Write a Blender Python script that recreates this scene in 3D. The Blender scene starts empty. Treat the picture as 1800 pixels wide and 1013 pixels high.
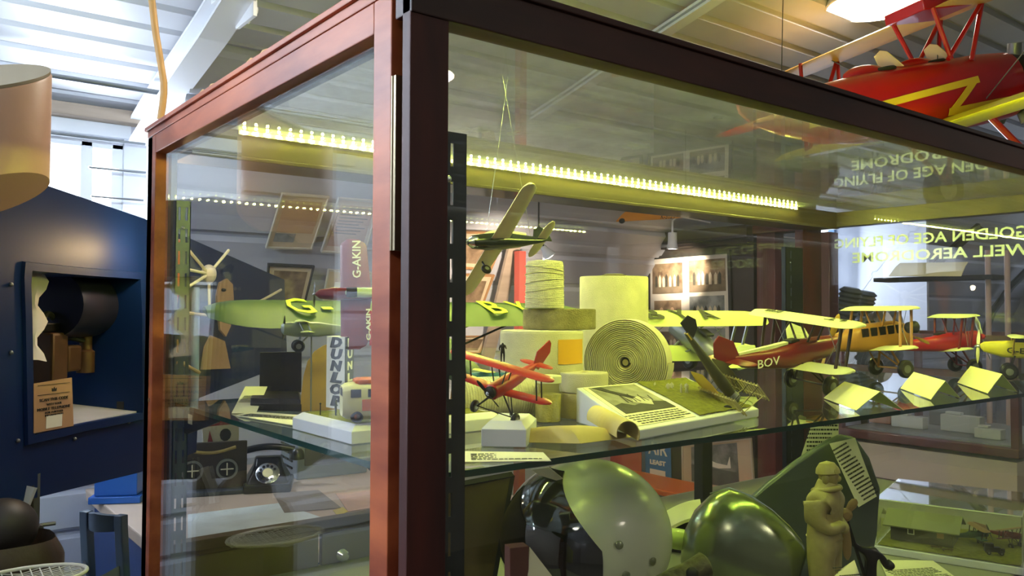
import bpy, bmesh, math, random
import numpy as np
from mathutils import Vector, Matrix, Euler
random.seed(7)
S = bpy.context.scene
COL = S.collection
PI = math.pi

# ------------------------------------------------------------------ camera
F_PX, YAW, PITCH, ROLL = 1461.67, 0.659313, 0.0281, 0.004313
CAM = Vector((-.4113, -.6934, 1.6))
_f = Vector((math.sin(YAW)*math.cos(PITCH), math.cos(YAW)*math.cos(PITCH), math.sin(PITCH)))
_r = Vector((math.cos(YAW), -math.sin(YAW), 0)); _u = _r.cross(_f)
_r2 = _r*math.cos(ROLL)+_u*math.sin(ROLL); _u2 = -_r*math.sin(ROLL)+_u*math.cos(ROLL)
cd = bpy.data.cameras.new('camera'); cam = bpy.data.objects.new('camera', cd); COL.objects.link(cam)
cd.sensor_width = 36; cd.lens = F_PX/1800*36; cd.clip_start = .02; cd.clip_end = 200
cam.matrix_world = Matrix(((_r2.x, _u2.x, -_f.x, CAM.x), (_r2.y, _u2.y, -_f.y, CAM.y), (_r2.z, _u2.z, -_f.z, CAM.z), (0, 0, 0, 1)))
S.camera = cam

def at(px, py, ax, v):
    """the point of the world plane x/y/z = v that was measured at this place of the photograph"""
    d = _f + _r2*((px-900)/F_PX) - _u2*((py-506.5)/F_PX)
    i = 'XYZ'.index(ax); t = (v-CAM[i])/d[i]
    return CAM + d*t
def atd(px, py, depth):
    return CAM + (_f + _r2*((px-900)/F_PX) - _u2*((py-506.5)/F_PX))*depth

# ------------------------------------------------------------------ world, exposure
w = bpy.data.worlds.new('world'); S.world = w; w.use_nodes = True
nt = w.node_tree; bg = nt.nodes['Background']; bg.inputs[0].default_value = (.78, .88, 1, 1); bg.inputs[1].default_value = 3.6
S.view_settings.view_transform = 'Standard'; S.view_settings.look = 'None'
S.view_settings.exposure = 0.45; S.view_settings.gamma = 1; S.view_settings.use_curve_mapping = False
S.cycles.transparent_max_bounces = 40; S.cycles.max_bounces = 9; S.cycles.glossy_bounces = 6; S.cycles.diffuse_bounces = 4
S.cycles.sample_clamp_indirect = 6; S.cycles.caustics_reflective = False; S.cycles.caustics_refractive = False
S.cycles.use_denoising = True

def area(name, loc, direction, sx, sy, power, col):
    l = bpy.data.lights.new(name, 'AREA'); l.shape = 'RECTANGLE'; l.size = sx; l.size_y = sy; l.energy = power; l.color = col
    o = bpy.data.objects.new(name, l); COL.objects.link(o); o.location = loc
    o.rotation_euler = Vector(direction).to_track_quat('-Z', 'Y').to_euler(); return o
DAY = (.80, .89, 1)
area('window_daylight', (.17, 2.63, 2.02), (.15, -1, -.25), .28, .36, 11, DAY)        # daylight of the window beside the slanting beam
area('bay_daylight', (4.9, 2.80, 1.90), (-.1, -1, -.05), 1.3, .75, 12, DAY)            # daylight of the bay window beyond the photo boards

# ------------------------------------------------------------------ materials
def sr(r, g, b):
    f = lambda c: (c/255/12.92) if c/255 <= .04045 else ((c/255+.055)/1.055)**2.4
    return (f(r), f(g), f(b), 1)
MATS = {}
def mat(name, col, rough=.6, metal=0, bump=0, bscale=60, var=0, vscale=8, emit=None, es=0, col2=None, spec=.5, coat=0, stretch=None, alpha=None):
    if name in MATS: return MATS[name]
    m = bpy.data.materials.new(name); m.use_nodes = True; n = m.node_tree.nodes; L = m.node_tree.links
    b = n['Principled BSDF']; b.inputs['Base Color'].default_value = col; b.inputs['Roughness'].default_value = rough
    b.inputs['Metallic'].default_value = metal; b.inputs['Specular IOR Level'].default_value = spec; b.inputs['Coat Weight'].default_value = coat
    tc = n.new('ShaderNodeTexCoord'); mp = n.new('ShaderNodeMapping'); L.new(tc.outputs['Object'], mp.inputs[0])
    if stretch: mp.inputs['Scale'].default_value = stretch
    if col2 or var:
        t = n.new('ShaderNodeTexNoise'); t.inputs['Scale'].default_value = vscale; t.inputs['Detail'].default_value = 6; L.new(mp.outputs[0], t.inputs[0])
        r = n.new('ShaderNodeValToRGB'); r.color_ramp.elements[0].position = .35; r.color_ramp.elements[1].position = .68
        c2 = col2 or tuple(c*(1-var) for c in col[:3])+(1,)
        r.color_ramp.elements[0].color = c2; r.color_ramp.elements[1].color = col
        L.new(t.outputs[0], r.inputs[0]); L.new(r.outputs[0], b.inputs['Base Color'])
    if bump:
        t2 = n.new('ShaderNodeTexNoise'); t2.inputs['Scale'].default_value = bscale; t2.inputs['Detail'].default_value = 4; L.new(mp.outputs[0], t2.inputs[0])
        bp = n.new('ShaderNodeBump'); bp.inputs['Strength'].default_value = bump; bp.inputs['Distance'].default_value = .004
        L.new(t2.outputs[0], bp.inputs['Height']); L.new(bp.outputs[0], b.inputs['Normal'])
    if emit: b.inputs['Emission Color'].default_value = emit; b.inputs['Emission Strength'].default_value = es
    MATS[name] = m; return m
def wood(name, c1, c2, rough=.35, scale=14, stretch=(1, 1, 12), coat=.3):
    return mat(name, c1, rough, col2=c2, vscale=scale, stretch=stretch, bump=.15, bscale=scale*2, coat=coat)
def glass(name, tint=(1, 1, 1, 1), dust=.02, dustcol=(.8, .8, .75, 1), k=1.0, streak=(1, 1, 1), rough=0.0, dscale=3):
    if name in MATS: return MATS[name]
    m = bpy.data.materials.new(name); m.use_nodes = True; n = m.node_tree.nodes; L = m.node_tree.links; n.clear()
    o = n.new('ShaderNodeOutputMaterial'); tr = n.new('ShaderNodeBsdfTransparent'); tr.inputs[0].default_value = tint
    gl = n.new('ShaderNodeBsdfGlossy'); gl.inputs['Roughness'].default_value = rough; gl.inputs[0].default_value = (1, 1, 1, 1)
    g = n.new('ShaderNodeNewGeometry'); d = n.new('ShaderNodeVectorMath'); d.operation = 'DOT_PRODUCT'
    L.new(g.outputs['Normal'], d.inputs[0]); L.new(g.outputs['Incoming'], d.inputs[1])
    def M(op, a, b=None):
        x = n.new('ShaderNodeMath'); x.operation = op
        for i, q in enumerate((a, b)):
            if q is None: continue
            if isinstance(q, (int, float)): x.inputs[i].default_value = q
            else: L.new(q, x.inputs[i])
        return x.outputs[0]
    c = M('ABSOLUTE', d.outputs['Value']); s = M('SUBTRACT', 1, c); p = M('POWER', s, 5)
    fr = M('MULTIPLY', M('ADD', M('MULTIPLY', p, .957), .043), k)
    mx = n.new('ShaderNodeMixShader'); L.new(fr, mx.inputs[0]); L.new(tr.outputs[0], mx.inputs[1]); L.new(gl.outputs[0], mx.inputs[2])
    if dust:
        df = n.new('ShaderNodeBsdfDiffuse'); df.inputs[0].default_value = dustcol; tl = n.new('ShaderNodeBsdfTranslucent'); tl.inputs[0].default_value = dustcol
        ad = n.new('ShaderNodeMixShader'); ad.inputs[0].default_value = .5; L.new(df.outputs[0], ad.inputs[1]); L.new(tl.outputs[0], ad.inputs[2])
        tc = n.new('ShaderNodeTexCoord'); mp = n.new('ShaderNodeMapping'); mp.inputs['Scale'].default_value = streak; L.new(tc.outputs['Object'], mp.inputs[0])
        t = n.new('ShaderNodeTexNoise'); t.inputs['Scale'].default_value = dscale; t.inputs['Detail'].default_value = 9; t.inputs['Roughness'].default_value = .7; L.new(mp.outputs[0], t.inputs[0])
        q = M('MULTIPLY', M('POWER', t.outputs[0], 2.5), dust*6)
        m2 = n.new('ShaderNodeMixShader'); L.new(q, m2.inputs[0]); L.new(mx.outputs[0], m2.inputs[1]); L.new(ad.outputs[0], m2.inputs[2]); L.new(m2.outputs[0], o.inputs[0])
    else: L.new(mx.outputs[0], o.inputs[0])
    MATS[name] = m; return m

WOOD = wood('mahogany', sr(84, 30, 20), sr(44, 12, 8), .6, 9, (1.5, 1.5, .35), 0)
WOODX = wood('mahogany_x', sr(74, 30, 14), sr(42, 15, 8), .55, 9, (.35, 1.5, 1.5), 0)
WOODL = wood('mahogany_lit', sr(206, 112, 66), sr(132, 58, 38), .5, 8, (1.5, .3, 1.5), 0)  # mahogany copy with the light on the left side put into its colour
WOODB = wood('olive_brown_wood', sr(86, 72, 48), sr(60, 50, 32), .5, 7, (.3, 1.5, 1.5))
STEEL = mat('dark_steel', sr(52, 58, 60), .45, .6, var=.3)
STEELG = mat('blue_grey_steel', sr(118, 128, 134), .5, .4, var=.25)
BLACK = mat('black_plastic', sr(20, 20, 22), .3)
BLACKM = mat('black_matt', sr(24, 23, 22), .7)
WHITE = mat('white_paint', sr(226, 228, 232), .55)
CREAM = mat('cream_card', sr(240, 236, 200), .8)
PAPER = mat('white_paper', sr(238, 236, 222), .85)
INK = mat('ink', sr(40, 40, 38), .8)
TWINE = mat('twine', sr(214, 208, 178), .9, bump=.5, bscale=500, var=.2, vscale=90)
CANVAS = mat('canvas_tape', sr(212, 205, 172), .92, bump=.4, bscale=700, var=.16, vscale=30)
CANVASD = mat('canvas_tape_worn', sr(182, 168, 124), .92, bump=.4, bscale=600, var=.25, vscale=20)
OCHRE = mat('ochre_label', sr(216, 160, 30), .8, var=.1)
PANE = glass('case_glass', dust=.004)
PANEL_GLASS = glass('door_glass', dust=.004, k=1.0)
TOPGLASS = glass('dusty_top_glass', dust=.17, dustcol=(.62, .66, .6, 1), dscale=5)
SHELFG = glass('shelf_glass', tint=(.90, .97, .93, 1), dust=.012)
GEDGE = mat('green_glass_edge', sr(8, 62, 48), .12, spec=.8)
GRASS = mat('model_grass', sr(156, 156, 44), .95, bump=1, bscale=900, var=.35, vscale=120)
RED = mat('red_paint', sr(176, 30, 26), .35, var=.1); MAROON = mat('maroon_paint', sr(112, 26, 30), .35, var=.15)
YELLOW = mat('yellow_paint', sr(232, 196, 70), .4, var=.12)
CHROME = mat('polished_metal', sr(214, 218, 220), .15, 1)
GREYM = mat('grey_metal', sr(140, 144, 146), .35, .7, var=.2)

# ------------------------------------------------------------------ mesh helpers
class MB:
    def __init__(s): s.bm = bmesh.new(); s.M = Matrix.Identity(4); s.mi = 0
    def v(s, p): return s.bm.verts.new(s.M @ Vector(p))
    def face(s, vs):
        try: f = s.bm.faces.new(vs); f.material_index = s.mi; return f
        except ValueError: return None
    def box(s, c, d, rot=None):
        R = (rot.to_matrix() if isinstance(rot, Euler) else rot) if rot is not None else Matrix.Identity(3)
        c = Vector(c); vs = []
        for i in (-1, 1):
            for j in (-1, 1):
                for k in (-1, 1): vs.append(s.v(c + R @ Vector((i*d[0]/2, j*d[1]/2, k*d[2]/2))))
        for q in ((0, 1, 3, 2), (4, 6, 7, 5), (0, 4, 5, 1), (2, 3, 7, 6), (0, 2, 6, 4), (1, 5, 7, 3)): s.face([vs[i] for i in q])
        return s
    def bx(s, x0, x1, y0, y1, z0, z1): return s.box(((x0+x1)/2, (y0+y1)/2, (z0+z1)/2), (x1-x0, y1-y0, z1-z0))
    def cyl(s, a, b, r0, r1=None, n=16, cap=True):
        a, b = Vector(a), Vector(b); r1 = r0 if r1 is None else r1; d = (b-a).normalized(); q = d.to_track_quat('Z', 'Y').to_matrix()
        A = [s.v(a+q @ Vector((r0*math.cos(2*PI*i/n), r0*math.sin(2*PI*i/n), 0))) for i in range(n)]
        B = [s.v(b+q @ Vector((r1*math.cos(2*PI*i/n), r1*math.sin(2*PI*i/n), 0))) for i in range(n)]
        for i in range(n): s.face([A[i], A[(i+1) % n], B[(i+1) % n], B[i]])
        if cap: s.face(A[::-1]); s.face(B)
        return s
    def rings(s, R, close=False, cap=True):
        V = [[s.v(p) for p in r] for r in R]; m = len(V)
        for i in range(m if close else m-1):
            a, b = V[i], V[(i+1) % m]; n = len(a)
            for j in range(n): s.face([a[j], a[(j+1) % n], b[(j+1) % n], b[j]])
        if cap and not close: s.face(V[0][::-1]); s.face(V[-1])
        return s
    def lathe(s, prof, c=(0, 0, 0), axis=(0, 0, 1), n=28, cap=True):
        q = Vector(axis).normalized().to_track_quat('Z', 'Y').to_matrix(); c = Vector(c)
        return s.rings([[c+q @ Vector((max(r, 1e-5)*math.cos(2*PI*i/n), max(r, 1e-5)*math.sin(2*PI*i/n), z)) for i in range(n)] for r, z in prof], cap=cap)
    def tube(s, pts, r, n=8, closed=False):
        pts = [Vector(p) for p in pts]; R = []
        q = None; pd = None
        for i, p in enumerate(pts):
            a = pts[max(i-1, 0)]; b = pts[min(i+1, len(pts)-1)]; d = (b-a).normalized()
            q = d.to_track_quat('Z', 'Y').to_matrix() if q is None else pd.rotation_difference(d).to_matrix() @ q
            pd = d
            rr = r[i] if isinstance(r, (list, tuple)) else r
            R.append([p+q @ Vector((rr*math.cos(2*PI*k/n), rr*math.sin(2*PI*k/n), 0)) for k in range(n)])
        return s.rings(R)
    def prism(s, poly, off):
        """poly = list of 3d points, off = extrusion vector"""
        off = Vector(off); A = [s.v(p) for p in poly]; B = [s.v(Vector(p)+off) for p in poly]; n = len(A)
        s.face(A[::-1]); s.face(B)
        for i in range(n): s.face([A[i], A[(i+1) % n], B[(i+1) % n], B[i]])
        return s
    def ell(s, c, r, nu=20, nv=12, rot=None):
        R = rot.to_matrix() if rot is not None else Matrix.Identity(3); c = Vector(c); rings = []
        for i in range(nv+1):
            t = -PI/2+PI*i/nv; t = max(min(t, PI/2-.02), -PI/2+.02)
            rings.append([c+R @ Vector((r[0]*math.cos(t)*math.cos(2*PI*k/nu), r[1]*math.cos(t)*math.sin(2*PI*k/nu), r[2]*math.sin(t))) for k in range(nu)])
        return s.rings(rings)
    def sheet(s, P, th=.0008):
        """P grid of points -> thin solid sheet"""
        P = [[Vector(p) for p in r] for r in P]; n = len(P); m = len(P[0])
        nr = (P[0][1]-P[0][0]).cross(P[1][0]-P[0][0]).normalized() if m > 1 else Vector((0, 0, 1))
        N = [[None]*m for _ in range(n)]
        for i in range(n):
            for j in range(m):
                a = P[min(i+1, n-1)][j]-P[max(i-1, 0)][j]; b = P[i][min(j+1, m-1)]-P[i][max(j-1, 0)]; N[i][j] = a.cross(b).normalized()*th/2
        A = [[s.v(P[i][j]+N[i][j]) for j in range(m)] for i in range(n)]; B = [[s.v(P[i][j]-N[i][j]) for j in range(m)] for i in range(n)]
        for i in range(n-1):
            for j in range(m-1):
                s.face([A[i][j], A[i+1][j], A[i+1][j+1], A[i][j+1]]); s.face([B[i][j], B[i][j+1], B[i+1][j+1], B[i+1][j]])
        for i in range(n-1):
            s.face([A[i][0], B[i][0], B[i+1][0], A[i+1][0]]); s.face([A[i][-1], A[i+1][-1], B[i+1][-1], B[i][-1]])
        for j in range(m-1):
            s.face([A[0][j], A[0][j+1], B[0][j+1], B[0][j]]); s.face([A[-1][j], B[-1][j], B[-1][j+1], A[-1][j+1]])
        return s
    def build(s, name, m, parent=None, bevel=0, smooth=True, loc=None, ang=38, seg=2):
        bmesh.ops.recalc_face_normals(s.bm, faces=s.bm.faces[:])
        if bevel:
            e = [e for e in s.bm.edges if len(e.link_faces) == 2 and e.calc_face_angle(0) > .6]
            bmesh.ops.bevel(s.bm, geom=e, offset=bevel, segments=seg, affect='EDGES', profile=.5, clamp_overlap=True)
        me = bpy.data.meshes.new(name)
        if loc is not None: bmesh.ops.translate(s.bm, verts=s.bm.verts, vec=-Vector(loc))
        s.bm.to_mesh(me); s.bm.free()
        for x in (m if isinstance(m, (list, tuple)) else [m]): me.materials.append(x)
        if smooth:
            me.shade_smooth(); me.set_sharp_from_angle(angle=math.radians(ang))
        if bevel:
            flat = []
            for p in me.polygons:
                L_e = max((me.vertices[me.edges[me.loops[li].edge_index].vertices[0]].co-me.vertices[me.edges[me.loops[li].edge_index].vertices[1]].co).length for li in p.loop_indices)
                flat.append(not (p.area/max(L_e, 1e-9) > bevel*2.2))
            me.polygons.foreach_set('use_smooth', flat)
        o = bpy.data.objects.new(name, me); COL.objects.link(o)
        if parent is not None: o.parent = parent
        if loc is not None: o.location = loc
        return o
def tag(o, label=None, cat=None, group=None, kind=None):
    if label: o['label'] = label
    if cat: o['category'] = cat
    if group: o['group'] = group
    if kind: o['kind'] = kind
    return o
def empty(name, label=None, cat=None, loc=(0, 0, 0), group=None, rz=0, M=None):
    o = bpy.data.objects.new(name, None); COL.objects.link(o); o.empty_display_size = .02
    if M is not None: o.matrix_world = M
    else: o.location = loc; o.rotation_euler = (0, 0, rz)
    return tag(o, label, cat, group)
def basis(loc, nose, up=(0, 0, 1)):
    x = Vector(nose).normalized(); z = Vector(up); z = (z-x*z.dot(x)).normalized(); y = z.cross(x)
    return Matrix(((x.x, y.x, z.x, loc[0]), (x.y, y.y, z.y, loc[1]), (x.z, y.z, z.z, loc[2]), (0, 0, 0, 1)))
def frame3(o, ex, ey):
    """matrix with local x along ex, local y along ey (in-plane), z = normal"""
    x = Vector(ex).normalized(); z = x.cross(Vector(ey)).normalized(); y = z.cross(x)
    return Matrix(((x.x, y.x, z.x, o[0]), (x.y, y.y, z.y, o[1]), (x.z, y.z, z.z, o[2]), (0, 0, 0, 1)))
def text(s, M, size, m, name='lettering', parent=None, width=None, ext=.0004, align='CENTER', shear=0, bold=0, vertical=False, label=None):
    c = bpy.data.curves.new(name, 'FONT'); c.body = s; c.size = size; c.align_x = align; c.align_y = 'CENTER'; c.extrude = ext; c.resolution_u = 2; c.shear = shear; c.offset = bold
    c.space_line = .8 if vertical else 1
    t = bpy.data.objects.new(name, c); COL.objects.link(t); bpy.context.view_layer.update()
    me = bpy.data.meshes.new_from_object(t.evaluated_get(bpy.context.evaluated_depsgraph_get())); bpy.data.objects.remove(t); bpy.data.curves.remove(c)
    if width:
        xs = [v.co.x for v in me.vertices]
        if xs:
            k = width/(max(xs)-min(xs))
            for v in me.vertices: v.co.x *= k
    me.transform(M); me.materials.clear(); me.materials.append(m)
    o = bpy.data.objects.new(name, me); COL.objects.link(o)
    if parent is not None: o.parent = parent
    if label: o['label'] = label
    return o
def lines_part(M, wdt, hgt, n, parent, m=None, name='printed_text', seed=1, t=.0002, fill=.42):
    """rows of small print on a card, local x right, y up"""
    rnd = random.Random(seed); b = MB(); b.M = M
    for i in range(n):
        y = hgt/2-(i+.5)*hgt/n; x = -wdt/2; end = wdt/2*(1 if rnd.random() > .2 else .6)
        while x < end:
            l = min(rnd.uniform(.03, .10)*wdt, end-x); b.box((x+l/2, y, t/2), (l, hgt/n*fill, t)); x += l+wdt*.018
    return b.build(name, m or INK, parent, smooth=False)
def skin(name, m, pts, edges, radii, parent=None, sub=2, loc=(0, 0, 0), root=0):
    bm = bmesh.new(); L = bm.verts.layers.skin.verify(); vs = []
    for p, r in zip(pts, radii):
        v = bm.verts.new(p); v[L].radius = (r, r) if not isinstance(r, tuple) else r; vs.append(v)
    vs[root][L].use_root = True
    for a, b in edges: bm.edges.new((vs[a], vs[b]))
    me = bpy.data.meshes.new(name); bm.to_mesh(me); bm.free(); o = bpy.data.objects.new(name, me); COL.objects.link(o)
    o.modifiers.new('s', 'SKIN'); q = o.modifiers.new('u', 'SUBSURF'); q.levels = q.render_levels = sub
    bpy.context.view_layer.update()
    me2 = bpy.data.meshes.new_from_object(o.evaluated_get(bpy.context.evaluated_depsgraph_get())); bpy.data.objects.remove(o)
    me2.materials.clear(); me2.materials.append(m); me2.shade_smooth()
    o = bpy.data.objects.new(name, me2); COL.objects.link(o); o.location = loc
    if parent is not None: o.parent = parent
    return o
def st(name, b, m, **k): return tag(b.build(name, m, **k), kind='structure')

# ================================================================== THE SETTING
HUT = mat('painted_corrugated', sr(210, 212, 218), .42, bump=.15, bscale=30, var=.10, vscale=3)
HUTG = mat('painted_corrugated_grey', sr(196, 200, 212), .5, bump=.15, bscale=30, var=.14, vscale=3)
def corrugated(name, prof, x0, x1, m, h=.014, per=.14, inward=1):
    P = [Vector((0, y, z)) for y, z in prof]; seg = [(P[i+1]-P[i]).length for i in range(len(P)-1)]; tot = sum(seg)
    def pos(s):
        for i, l in enumerate(seg):
            if s <= l or i == len(seg)-1:
                d = (P[i+1]-P[i]).normalized(); return P[i]+d*s, d
            s -= l
    s = 0; pts = []
    while s < tot:
        for o, k in ((0, 0), (.74, 0), (.80, 1), (.92, 1)):
            q = s+o*per
            if q > tot: break
            p, d = pos(q); nrm = Vector((0, d.z, -d.y))*inward
            pts.append(p+nrm*h*k)
        s += per
    pts.append(P[-1])
    xs = [x0+(x1-x0)*i/8 for i in range(9)]
    b = MB(); b.sheet([[(x, p.y, p.z) for x in xs] for p in pts], .003)
    return st(name, b, m, ang=20)
def arc(prof, n=5):   # smooth a profile
    P = [Vector(p) for p in prof]; out = []
    for i in range(len(P)-1):
        p0 = P[max(i-1, 0)]; p1 = P[i]; p2 = P[i+1]; p3 = P[min(i+2, len(P)-1)]
        for k in range(n):
            t = k/n; out.append(tuple(.5*((2*p1)+(p2-p0)*t+(2*p0-5*p1+4*p2-p3)*t*t+(3*p1-p0-3*p2+p3)*t**3)))
    out.append(tuple(P[-1])); return out
ROOF = [(2.66, 2.335), (2.3, 2.42), (1.81, 2.52), (1.46, 2.61), (.9, 2.74), (.2, 2.88), (-.6, 2.95), (-1.4, 2.88), (-2.1, 2.74), (-2.7, 2.6), (-3.3, 2.45), (-3.9, 2.3)]
corrugated('ceiling', arc(ROOF), -3.2, 8.7, HUT, h=.02, per=.135)
LEAN = [(2.97, 0), (2.95, .8), (2.88, 1.3), (2.76, 1.65), (2.6, 1.88), (2.42, 2.08), (2.2, 2.26), (2.0, 2.48)]
corrugated('wall_left', arc(LEAN), .42, 4.2, HUTG, h=.022, per=.20); corrugated('wall_left', arc(LEAN), 5.6, 8.7, HUTG, h=.022, per=.20)
corrugated('wall_left', arc(LEAN[:3])+[(2.84, 1.45)], 4.2, 5.6, HUTG, h=.022, per=.20)
b = MB(); b.bx(4.17, 4.2, 2.2, 2.98, 1.4, 2.5); b.bx(5.6, 5.63, 2.2, 2.98, 1.4, 2.5); b.bx(4.2, 5.6, 2.5, 2.98, 2.33, 2.37); b.bx(4.2, 5.6, 2.80, 2.98, 1.43, 1.46); st('trim_20', b, HUTG)
b = MB(); rnd_low = [(2.74, 0), (2.72, 1.70)]
corrugated('wall_left', rnd_low, -3.2, .42, HUTG, h=.022, per=.16)
b = MB()
b.bx(-1.5, .0, 2.68, 2.74, 1.7, 2.34); b.bx(-3.2, -2.9, 2.68, 2.74, 1.7, 2.34); b.bx(-2.9, -1.5, 2.68, 2.74, 1.7, 1.8); b.bx(-2.9, -1.5, 2.68, 2.74, 2.24, 2.34); b.bx(.34, .42, 2.66, 2.74, 1.7, 2.34)
b.bx(.0, .34, 2.68, 2.74, 1.7, 1.78)
st('wall_dormer', b, WHITE)
timber = mat('raw_timber', sr(176, 158, 140), .8, var=.25, vscale=10, stretch=(.3, 3, 3))
b = MB(); b.bx(-3.2, .62, 2.58, 2.655, 2.29, 2.335); st('trim_1', b, timber, bevel=.003)
b = MB(); b.bx(-1.27, .36, 2.64, 2.68, 2.24, 2.29); st('trim_2', b, WHITE, bevel=.003)
# dormer window: frame, mullions, panes
b = MB(); b.bx(-.16, .34, 2.67, 2.71, 2.20, 2.24); b.bx(-.16, .34, 2.67, 2.71, 1.78, 1.82)
for x in (-.16, .195, .30): b.bx(x, x+.04, 2.67, 2.71, 1.8, 2.22)
wf = st('window_1', b, WHITE, bevel=.003)
b = MB(); b.bx(-.16, .34, 2.688, 2.692, 1.8, 2.22); b.build('window_pane', PANE, wf)
# floor and the other walls
FLOORM = mat('concrete_floor', sr(112, 108, 102), .55, var=.3, vscale=4, bump=.2)
b = MB(); b.bx(-3.3, 8.8, -4, 3.1, -.06, 0); st('floor', b, FLOORM)
WALLM = mat('wall_paint', sr(150, 142, 130), .8, var=.15, vscale=2)
b = MB(); Y0 = -3.92
b.bx(-3.2, 8.7, Y0-.06, Y0, 0, 2.45)
st('wall_right', b, WALLM)
b = MB()
b.bx(-3.26, -3.2, -3.95, 2.75, 0, 3.0)
st('wall_near', b, WALLM)
b = MB()
b.bx(8.6, 8.66, -3.95, 3, 0, 1.75); b.bx(8.6, 8.66, -3.95, 3, 2.35, 3.0); b.bx(8.6, 8.66, -3.95, 1.3, 1.75, 2.35); b.bx(8.6, 8.66, 2.1, 3, 1.75, 2.35)
st('wall_far', b, HUTG)
def window(name, c, axis, wd, ht, nx, ny, m):
    b = MB(); cx, cy, cz = c
    for i in range(nx+1):
        t = -wd/2+wd*i/nx
        b.box((cx+(t if axis == 'X' else 0), cy+(t if axis == 'Y' else 0), cz), (.05 if axis == 'X' else .05, .05, ht))
    for i in range(ny+1):
        b.box((cx, cy, cz-ht/2+ht*i/ny), (wd if axis == 'X' else .05, wd if axis == 'Y' else .05, .05))
    return st(name, b, m, bevel=.004)
window('window_2', (8.63, 1.7, 2.05), 'Y', .8, .6, 2, 1, mat('blue_window_frame', sr(96, 140, 180), .5))

window('window_3', (4.9, 2.93, 1.9), 'X', 1.4, .88, 5, 3, mat('blue_window_frame', sr(96, 140, 180), .5))
window('window_added', (-2.2, 2.70, 2.02), 'X', 1.4, .44, 2, 1, WHITE)  # unseen window added to let more daylight onto the left roof
# roof rib beside the dormer, white painted I beam, and a slim tie further along
def beam(name, pts, wd, hh, m, fl=.01):
    b = MB(); R = []
    P = [Vector(p) for p in pts]
    for i, p in enumerate(P):
        d = (P[min(i+1, len(P)-1)]-P[max(i-1, 0)]).normalized(); n = Vector((0, d.z, -d.y)).normalized()
        if n.z > 0: n = -n
        x = Vector((1, 0, 0)); R.append((p, n, x))
    def strip(a0, a1, c0, c1):
        b.rings([[p+x*a0+n*c0, p+x*a1+n*c0, p+x*a1+n*c1, p+x*a0+n*c1] for p, n, x in R])
    strip(-wd/2, wd/2, 0, fl); strip(-wd/2, wd/2, hh-fl, hh); strip(-fl/2, fl/2, fl, hh-fl)
    return st(name, b, m, smooth=False)
beam('trim_3', [(.385, 2.64, 2.30), (.385, 2.3, 2.385), (.385, 1.81, 2.485), (.385, 1.46, 2.575), (.385, .9, 2.705), (.385, .2, 2.85)], .085, .085, WHITE)
beam('trim_4', [(1.83, 2.3, 2.39), (1.83, 1.81, 2.50), (1.83, 1.46, 2.59), (1.83, .9, 2.72), (1.83, .2, 2.86), (1.83, -.6, 2.93)], .05, .03, WHITE)
for k, X in enumerate((6.2, 7.9)):
    beam('trim_%d' % (5+k), [(X, 2.93, .1), (X, 2.9, .8), (X, 2.84, 1.3), (X, 2.72, 1.63), (X, 2.56, 1.86), (X, 2.38, 2.05), (X, 2.1, 2.28)], .05, .05, BLACKM if k == 0 else STEELG)
# gusset plates bolted on the rib
b = MB()
b.bx(.335, .35, 1.58, 1.66, 2.46, 2.54); b.bx(.42, .432, 1.56, 1.70, 2.42, 2.54)
g = b.build('joint_plate', WHITE, bevel=.002); tag(g, 'white bolted plates clasping the slanting roof beam', 'bracket')
for (y, z) in ((1.60, 2.45), (1.66, 2.44), (1.60, 2.50), (1.66, 2.49)):
    b = MB(); b.cyl((.432, y, z), (.446, y, z), .011, n=6); b.build('bolt', WHITE, g)
# thin steel tie rods running along the dormer bay
for p0, p1, r, lab in (((0, 3), (340, 72), .010, 'upper tie rod under the white corrugated roof at left'), ((0, 60), (322, 118), .010, 'middle tie rod under the white corrugated roof at left'), ((50, 127), (305, 166), .009, 'lowest tie rod crossing the roof just above the raw timber'),
                       ((80, 233), (255, 258), .005, 'thin dark rod across the top of the bright window'), ((156, 294), (256, 306), .005, 'short thin rod across the middle of the bright window'), ((160, 345), (252, 352), .004, 'thin rod low across the bright window above the navy nose')):
    a = at(*p0, 'Y', 2.30 if r > .006 else 2.6); c = at(*p1, 'Y', 2.30 if r > .006 else 2.6); c.z = a.z
    if p0[0] < 60 or p0[0] < 90: a.x -= 1.2
    c.x = max(c.x, .39) if r < .006 else c.x
    o = MB().cyl(a, c, r, n=10).build('tie_rod', GREYM, loc=(a+c)/2); tag(o, lab, 'rod', 'tie rods')

# ================================================================== THE DISPLAY CASE
L_, W_, ZT = 2.20, .957, 1.94
case = empty('display_case', 'large mahogany framed glass display case with green lit interior', 'display case')
def cp(name, b, m, bevel=.0015, **k): return b.build(name, m, case, bevel=bevel, **k)
b = MB(); b.bx(0, .045, 0, .016, 0, 1.925); b.bx(.012, .045, .014, .036, 0, 1.925); cp('corner_post', b, WOOD)
b = MB(); b.bx(0, .045, .925, W_, 0, 1.925); cp('corner_post', b, WOODB)
b = MB(); b.bx(L_-.11, L_, .925, W_, 0, 1.925); cp('corner_post', b, WOOD)
b = MB(); b.bx(L_-.045, L_, 0, .035, 0, 1.925); cp('corner_post', b, WOOD)
b = MB(); b.bx(.0, L_, -.002, .030, 1.891, 1.934); b.bx(-.004, L_+.004, -.006, .026, 1.934, 1.942); cp('front_top_rail', b, WOODX)
b = MB(); b.bx(-.001, .03, .03, W_, 1.922, 1.936); b.bx(-.006, .028, .026, W_+.004, 1.934, 1.942); cp('side_top_rail', b, WOODL)
b = MB(); b.bx(L_-.045, L_, .03, W_, 1.888, 1.937); cp('side_top_rail', b, WOODB)
b = MB(); b.bx(.045, L_-.045, .84, W_, 1.882, 1.937); b.bx(.045, L_-.045, .838, .842, 1.880, 1.888); cp('back_top_rail', b, WOODB)
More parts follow.
